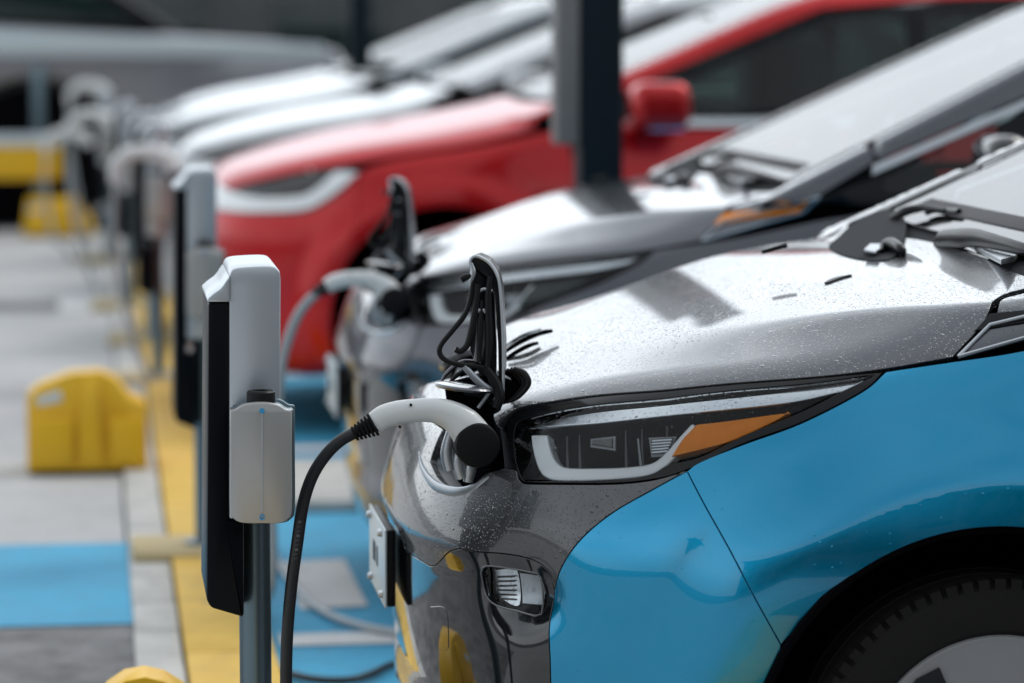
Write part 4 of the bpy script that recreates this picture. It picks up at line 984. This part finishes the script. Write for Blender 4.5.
# ------------------------------------------------------------------ ground and markings
def ground_mat(name, c1, c2, scale=3, stain=None, rough=.8, bump=.4, wet=.0):
    m, N, L_, B = nmat(name)
    tc = N.new('ShaderNodeTexCoord'); n1 = N.new('ShaderNodeTexNoise'); n1.inputs['Scale'].default_value = scale; n1.inputs['Detail'].default_value = 8; n1.inputs['Roughness'].default_value = .7
    n2 = N.new('ShaderNodeTexNoise'); n2.inputs['Scale'].default_value = 160; n2.inputs['Detail'].default_value = 3
    L_.new(tc.outputs['Object'], n1.inputs['Vector']); L_.new(tc.outputs['Object'], n2.inputs['Vector'])
    cr = N.new('ShaderNodeValToRGB'); cr.color_ramp.elements[0].position = .35; cr.color_ramp.elements[1].position = .65
    cr.color_ramp.elements[0].color = (*c1, 1); cr.color_ramp.elements[1].color = (*c2, 1)
    L_.new(n1.outputs[0], cr.inputs[0])
    mx = N.new('ShaderNodeMix'); mx.data_type = 'RGBA'; mx.blend_type = 'MULTIPLY'; mx.inputs[0].default_value = .5
    mr = N.new('ShaderNodeMapRange'); mr.inputs['To Min'].default_value = .55; mr.inputs['To Max'].default_value = 1.35; L_.new(n2.outputs[0], mr.inputs['Value'])
    L_.new(cr.outputs[0], mx.inputs[6]); L_.new(mr.outputs[0], mx.inputs[7]); 
    # worn, greyer spots and dark scuffs
    n3 = N.new('ShaderNodeTexNoise'); n3.inputs['Scale'].default_value = 11; n3.inputs['Detail'].default_value = 9; n3.inputs['Roughness'].default_value = .75; L_.new(tc.outputs['Object'], n3.inputs['Vector'])
    wr = N.new('ShaderNodeMapRange'); wr.inputs['From Min'].default_value = .56; wr.inputs['From Max'].default_value = .66; wr.inputs['To Max'].default_value = .55; L_.new(n3.outputs[0], wr.inputs['Value'])
    wx = N.new('ShaderNodeMix'); wx.data_type = 'RGBA'; L_.new(wr.outputs[0], wx.inputs[0]); L_.new(mx.outputs[2], wx.inputs[6]); wx.inputs[7].default_value = (.13,.135,.135,1); L_.new(wx.outputs[2], B.inputs['Base Color'])
    r = N.new('ShaderNodeMapRange'); r.inputs['To Min'].default_value = rough-.25; r.inputs['To Max'].default_value = rough+.1; L_.new(n1.outputs[0], r.inputs['Value']); L_.new(r.outputs[0], B.inputs['Roughness'])
    b = N.new('ShaderNodeBump'); b.inputs['Strength'].default_value = bump; b.inputs['Distance'].default_value = .003; L_.new(n2.outputs[0], b.inputs['Height']); L_.new(b.outputs[0], B.inputs['Normal'])
ground_mat('asphalt', (.06,.06,.065), (.10,.10,.105), 1.2)
ground_mat('pavement', (.38,.385,.39), (.50,.505,.51), 1.5)
ground_mat('dark_patch', (.05,.05,.053), (.24,.24,.245), 5)
ground_mat('blue_ground', (.035,.31,.52), (.06,.39,.62), 3)
ground_mat('white_line', (.58,.59,.59), (.72,.73,.73), 4)
ground_mat('yellow_kerb', (.64,.40,.06), (.78,.51,.10), 6)
ground_mat('pavers', (.42,.42,.40), (.56,.555,.53), 9)
ground_mat('facade', (.20,.19,.18), (.27,.26,.25), .7)
ground_mat('facade_dark', (.07,.075,.08), (.12,.125,.13), .5)
def sheet(name, x0, x1, y0, y1, z, mat, kind='structure', poly=None):
    m = MB(); P_ = poly or [(x0,y0),(x1,y0),(x1,y1),(x0,y1)]
    f = m.bm.faces.new([m.bm.verts.new((a, b, z)) for a, b in P_])
    if f.normal.z < 0: f.normal_flip()
    o = m.build(name, mat, None, 0); o['kind'] = kind; return o
sheet('ground', -450, 450, -450, 450, -.010, 'asphalt')
sheet('pavement', -9, .068, -8, 23.5, -.004, 'pavement')
sheet('pavement_patch', -3, .075, 5.5, 7.78, .0, 'dark_patch')
sheet('blue_paint_marking', -6, .095, 7.80, 9.06, .001, 'blue_ground')
sheet('white_marking', -.20, .07, 16.6, 17.5, .001, 'white_line')
sheet('grey_marking', -6, -.21, 16.75, 17.3, .001, 'dark_patch')
sheet('parking_bays', .40, 6.2, 4.62, 13.4, -.003, 'blue_ground')
sheet('bay_line', .42, 6, 7.47, 7.62, .001, 'white_line')
q = [on_z(*p)[:2] for p in ((283,562),(344,559),(368,606),(300,609))]
sheet('bay_marking', 0,0,0,0, .001, 'white_line', poly=[tuple(map(float, p)) for p in q])
sheet('bay_line', .42, 6, 10.95, 11.12, .001, 'white_line')
sheet('bay_line', .42, 6, 13.42, 13.56, .001, 'white_line')
sheet('bay_line', .42, 6, 16.4, 16.54, .001, 'white_line')
sheet('bay_line', .42, 6, 4.35, 4.49, .001, 'white_line')
m = MB()      # paver strip: two rows of blocks
rr = random.Random(3)
y = 2.5
while y < 23:
    ln = rr.uniform(.36, .44)
    for a, b in ((.074,.186),):
        m.box(((a+b)/2+rr.uniform(-.001,.001), y+ln/2, .004+rr.uniform(-.002,.002)), (b-a-.004, ln-.012, .02), .004)
    y += ln
o = m.build('paver_strip', 'pavers', None, 30); o['kind'] = 'structure'
m = MB(); y = 2.5
while y < 23:
    m.box((.294, y+.6, .008), (.205, 1.19, .034), .005); y += 1.2
o = m.build('kerb_strip', 'yellow_kerb', None, 30); o['kind'] = 'structure'
# pale slab between the first two bays
m = MB(); m.box((.80,10.05,.012), (.62,.95,.05), .02); o = m.build('concrete_slab', 'pavers', None); tag(o, 'low pale concrete slab on the blue bay paint below the all-grey hatchback', 'slab')
# cables on the ground
def gc(name, px, rad, mat, lab):
    P_ = [on_z(x, y, .012) for x, y in px]; m = MB(); m.tube(P_, rad, n=10, smooth=10); o = m.build(name, mat); tag(o, lab, 'cable', 'loose cables lying on the bay paint')
gc('ground_cable', [(262,540),(282,568),(300,592),(325,612),(355,624),(395,632),(470,640)], .010, 'cable_grey', 'thin grey cable curving over the white marking on the blue bay')
gc('ground_cable', [(262,664),(290,674),(320,680),(350,680),(372,674),(395,664),(460,650)], .009, 'cable_black', 'dark cable curving along the bottom of the blue bay, nearest the camera')

# ------------------------------------------------------------------ surroundings: what the paint and glass reflect
def building(name, x0, x1, y0, y1, h, floors, bays, lab, mat, face='-y'):
    root = empty(name, ((x0+x1)/2, (y0+y1)/2, 0)); cx, cy = (x0+x1)/2, (y0+y1)/2
    m = MB(); m.box((0,0,h/2), (x1-x0, y1-y0, h)); m.build('wall', mat, root)
    m = MB(); m.box((0,0,h+.15), (x1-x0+.6, y1-y0+.6, .3), .03); m.build('roof', 'pole_dark', root)
    W_ = (x1-x0) if 'y' in face else (y1-y0); fh = h/floors
    for f in range(floors):
        for b in range(bays):
            u = -W_/2+W_*(b+.5)/bays; ww, wh = W_/bays*.62, fh*.58; z = fh*(f+.52)
            if face == '-y': c, d = (u, -(y1-y0)/2-.02, z), (ww, .08, wh)
            elif face == '+y': c, d = (u, (y1-y0)/2+.02, z), (ww, .08, wh)
            elif face == '+x': c, d = ((x1-x0)/2+.02, u, z), (.08, ww, wh)
            else: c, d = (-(x1-x0)/2-.02, u, z), (.08, ww, wh)
            m = MB(); m.box(c, d, .01); w_ = m.build('window', 'glass_tint', root)
    tag(root, lab, 'building'); return root
building('office_building', -16, 30, 70, 80, 5.0, 2, 12, 'low dark office building far beyond the pickup', 'facade_dark', '-y')
building('office_building', -24, 38, -36, -25, 10, 3, 15, 'long dark building behind the camera, seen only mirrored in the blue fender', 'facade_dark', '+y')
building('office_building', 34, 40, -10, 44, 5, 2, 9, 'building behind the tails of the parked cars', 'facade', '-x')
# trees
def leafmat(name, c):
    m, N, L_, B = nmat(name); tc = N.new('ShaderNodeTexCoord'); n1 = N.new('ShaderNodeTexNoise'); n1.inputs['Scale'].default_value = 1.3
    L_.new(tc.outputs['Object'], n1.inputs['Vector']); mx = N.new('ShaderNodeMix'); mx.data_type = 'RGBA'
    mx.inputs[6].default_value = (*[k*.55 for k in c], 1); mx.inputs[7].default_value = (*[k*1.5 for k in c], 1); L_.new(n1.outputs[0], mx.inputs[0]); L_.new(mx.outputs[2], B.inputs['Base Color']); B.inputs['Roughness'].default_value = .6
leafmat('leaves', (.045,.075,.03)); plain('bark', (.10,.075,.055), .9, bump=.5, bscale=30)
def make_tree(seed):
    rg = np.random.default_rng(seed); root = empty('street_tree', (0,0,0))
    m = MB(); m.tube([(0,0,0),(.05,.02,1.5),(-.04,.05,3),(.1,0,4.6)], [.17,.13,.11,.05], n=10)
    tips = []
    for k in range(9):
        a = k*2.4; z = 2.2+k*.27; r = 1.4-.05*k; t = (r*math.cos(a), r*math.sin(a), z+1.2); tips.append(t); m.tube([(0,0,z),(r*.5*math.cos(a), r*.5*math.sin(a), z+.5), t], [.06,.04,.015], n=6)
    m.build('trunk', 'bark', root)
    V = []; F = []
    cl = [np.array(t) for t in tips]+[np.array([0,0,5.2])+rg.normal(0,.6,3) for _ in range(8)]
    for c in cl:
        for _ in range(330):
            d = rg.normal(0, 1, 3); d /= np.linalg.norm(d); p = c+d*(.35+.65*rg.random())*np.array([.95,.95,.7])
            a = rg.normal(0, 1, 3); a /= np.linalg.norm(a); b = np.cross(a, d); b /= max(1e-6, np.linalg.norm(b)); s_ = .07+.07*rg.random()
            i = len(V); V += [p-a*s_, p+b*s_*.6, p+a*s_, p-b*s_*.6]; F.append((i, i+1, i+2, i+3))
    from_arrays('crown', V, F, 'leaves', root, False)
    return root
tr = make_tree(5)
tspots = [(13,-17.5,''),(21,-16,''),(-8,-18,''),(-1,-18.5,''),(6,-17.8,'')]
TL = ['second tree from the right behind the camera','rightmost tree behind the camera','leftmost tree behind the camera','second tree from the left behind the camera','middle tree behind the camera']
for i, (x, y, _) in enumerate(tspots):
    t = tr if i == 0 else copy_tree(tr); t.location = (x, y, 0); t.rotation_euler.z = i*1.3; s_ = 1+.25*math.sin(i*2.1); t.scale = (s_, s_, s_)
    tag(t, TL[i]+', dark green and bushy', 'tree', 'trees around the car park')

# ------------------------------------------------------------------ sky and sun
wd = bpy.data.worlds.new('World'); SC.world = wd; wd.use_nodes = True; N = wd.node_tree.nodes; K = wd.node_tree.links; BG = N['Background']
sky = N.new('ShaderNodeTexSky'); sky.sky_type = 'NISHITA'; sky.sun_disc = False; sky.sun_elevation = R(52); sky.sun_rotation = R(60); sky.air_density = 1.2; sky.dust_density = 2
tc = N.new('ShaderNodeTexCoord'); mp = N.new('ShaderNodeMapping'); mp.inputs['Scale'].default_value = (1,1,2.4); K.new(tc.outputs['Generated'], mp.inputs[0])
nz = N.new('ShaderNodeTexNoise'); nz.inputs['Scale'].default_value = 2.2; nz.inputs['Detail'].default_value = 6; K.new(mp.outputs[0], nz.inputs['Vector'])
cr = N.new('ShaderNodeValToRGB'); cr.color_ramp.elements[0].position = .3; cr.color_ramp.elements[0].color = (6.2,6.9,7.6,1); cr.color_ramp.elements[1].position = .7; cr.color_ramp.elements[1].color = (12.5,13,13.4,1)
K.new(nz.outputs[0], cr.inputs[0])
mx = N.new('ShaderNodeMix'); mx.data_type = 'RGBA'; mx.inputs[0].default_value = .85; K.new(sky.outputs[0], mx.inputs[6]); K.new(cr.outputs[0], mx.inputs[7]); 
# sky shaped to whiten hoods: brightest low and beyond the cars, darkest behind the camera
dt = N.new('ShaderNodeVectorMath'); dt.operation = 'DOT_PRODUCT'; dt.inputs[1].default_value = (.10,.86,.50); K.new(tc.outputs['Generated'], dt.inputs[0])
sr = N.new('ShaderNodeMapRange'); sr.interpolation_type = 'SMOOTHSTEP'; sr.inputs['From Min'].default_value = -.15; sr.inputs['From Max'].default_value = .95; sr.inputs['To Min'].default_value = .62; sr.inputs['To Max'].default_value = 1.12; K.new(dt.outputs['Value'], sr.inputs['Value'])
ml = N.new('ShaderNodeVectorMath'); ml.operation = 'SCALE'; K.new(mx.outputs[2], ml.inputs[0]); 
sz = N.new('ShaderNodeSeparateXYZ'); K.new(tc.outputs['Generated'], sz.inputs[0])
hb = N.new('ShaderNodeMapRange'); hb.interpolation_type = 'SMOOTHSTEP'; hb.inputs['From Min'].default_value = .24; hb.inputs['From Max'].default_value = .48; hb.inputs['To Min'].default_value = 1.12; hb.inputs['To Max'].default_value = .76; K.new(sz.outputs[2], hb.inputs['Value'])
hm = N.new('ShaderNodeMath'); hm.operation = 'MULTIPLY'; K.new(hb.outputs[0], hm.inputs[0]); K.new(sr.outputs[0], hm.inputs[1]); K.new(hm.outputs[0], ml.inputs['Scale']); K.new(ml.outputs[0], BG.inputs[0]); BG.inputs[1].default_value = .13
sl = bpy.data.lights.new('sun', 'SUN'); sl.energy = 1.0; sl.angle = R(25); sl.color = (1,.96,.9); so = bpy.data.objects.new('sun', sl); COL.objects.link(so)
el, az = R(52), R(60)   # sun_rotation is measured from +Y clockwise
d = Vector((math.sin(az)*math.cos(el), math.cos(az)*math.cos(el), math.sin(el))); so.rotation_euler = d.to_track_quat('Z', 'Y').to_euler(); so.location = d*30
vs = SC.view_settings; vs.view_transform = 'Standard'; vs.look = 'None'; vs.exposure = .2; vs.gamma = 1; vs.use_curve_mapping = False
SC.cycles.use_denoising = True; SC.cycles.max_bounces = 7; SC.cycles.transparent_max_bounces = 8
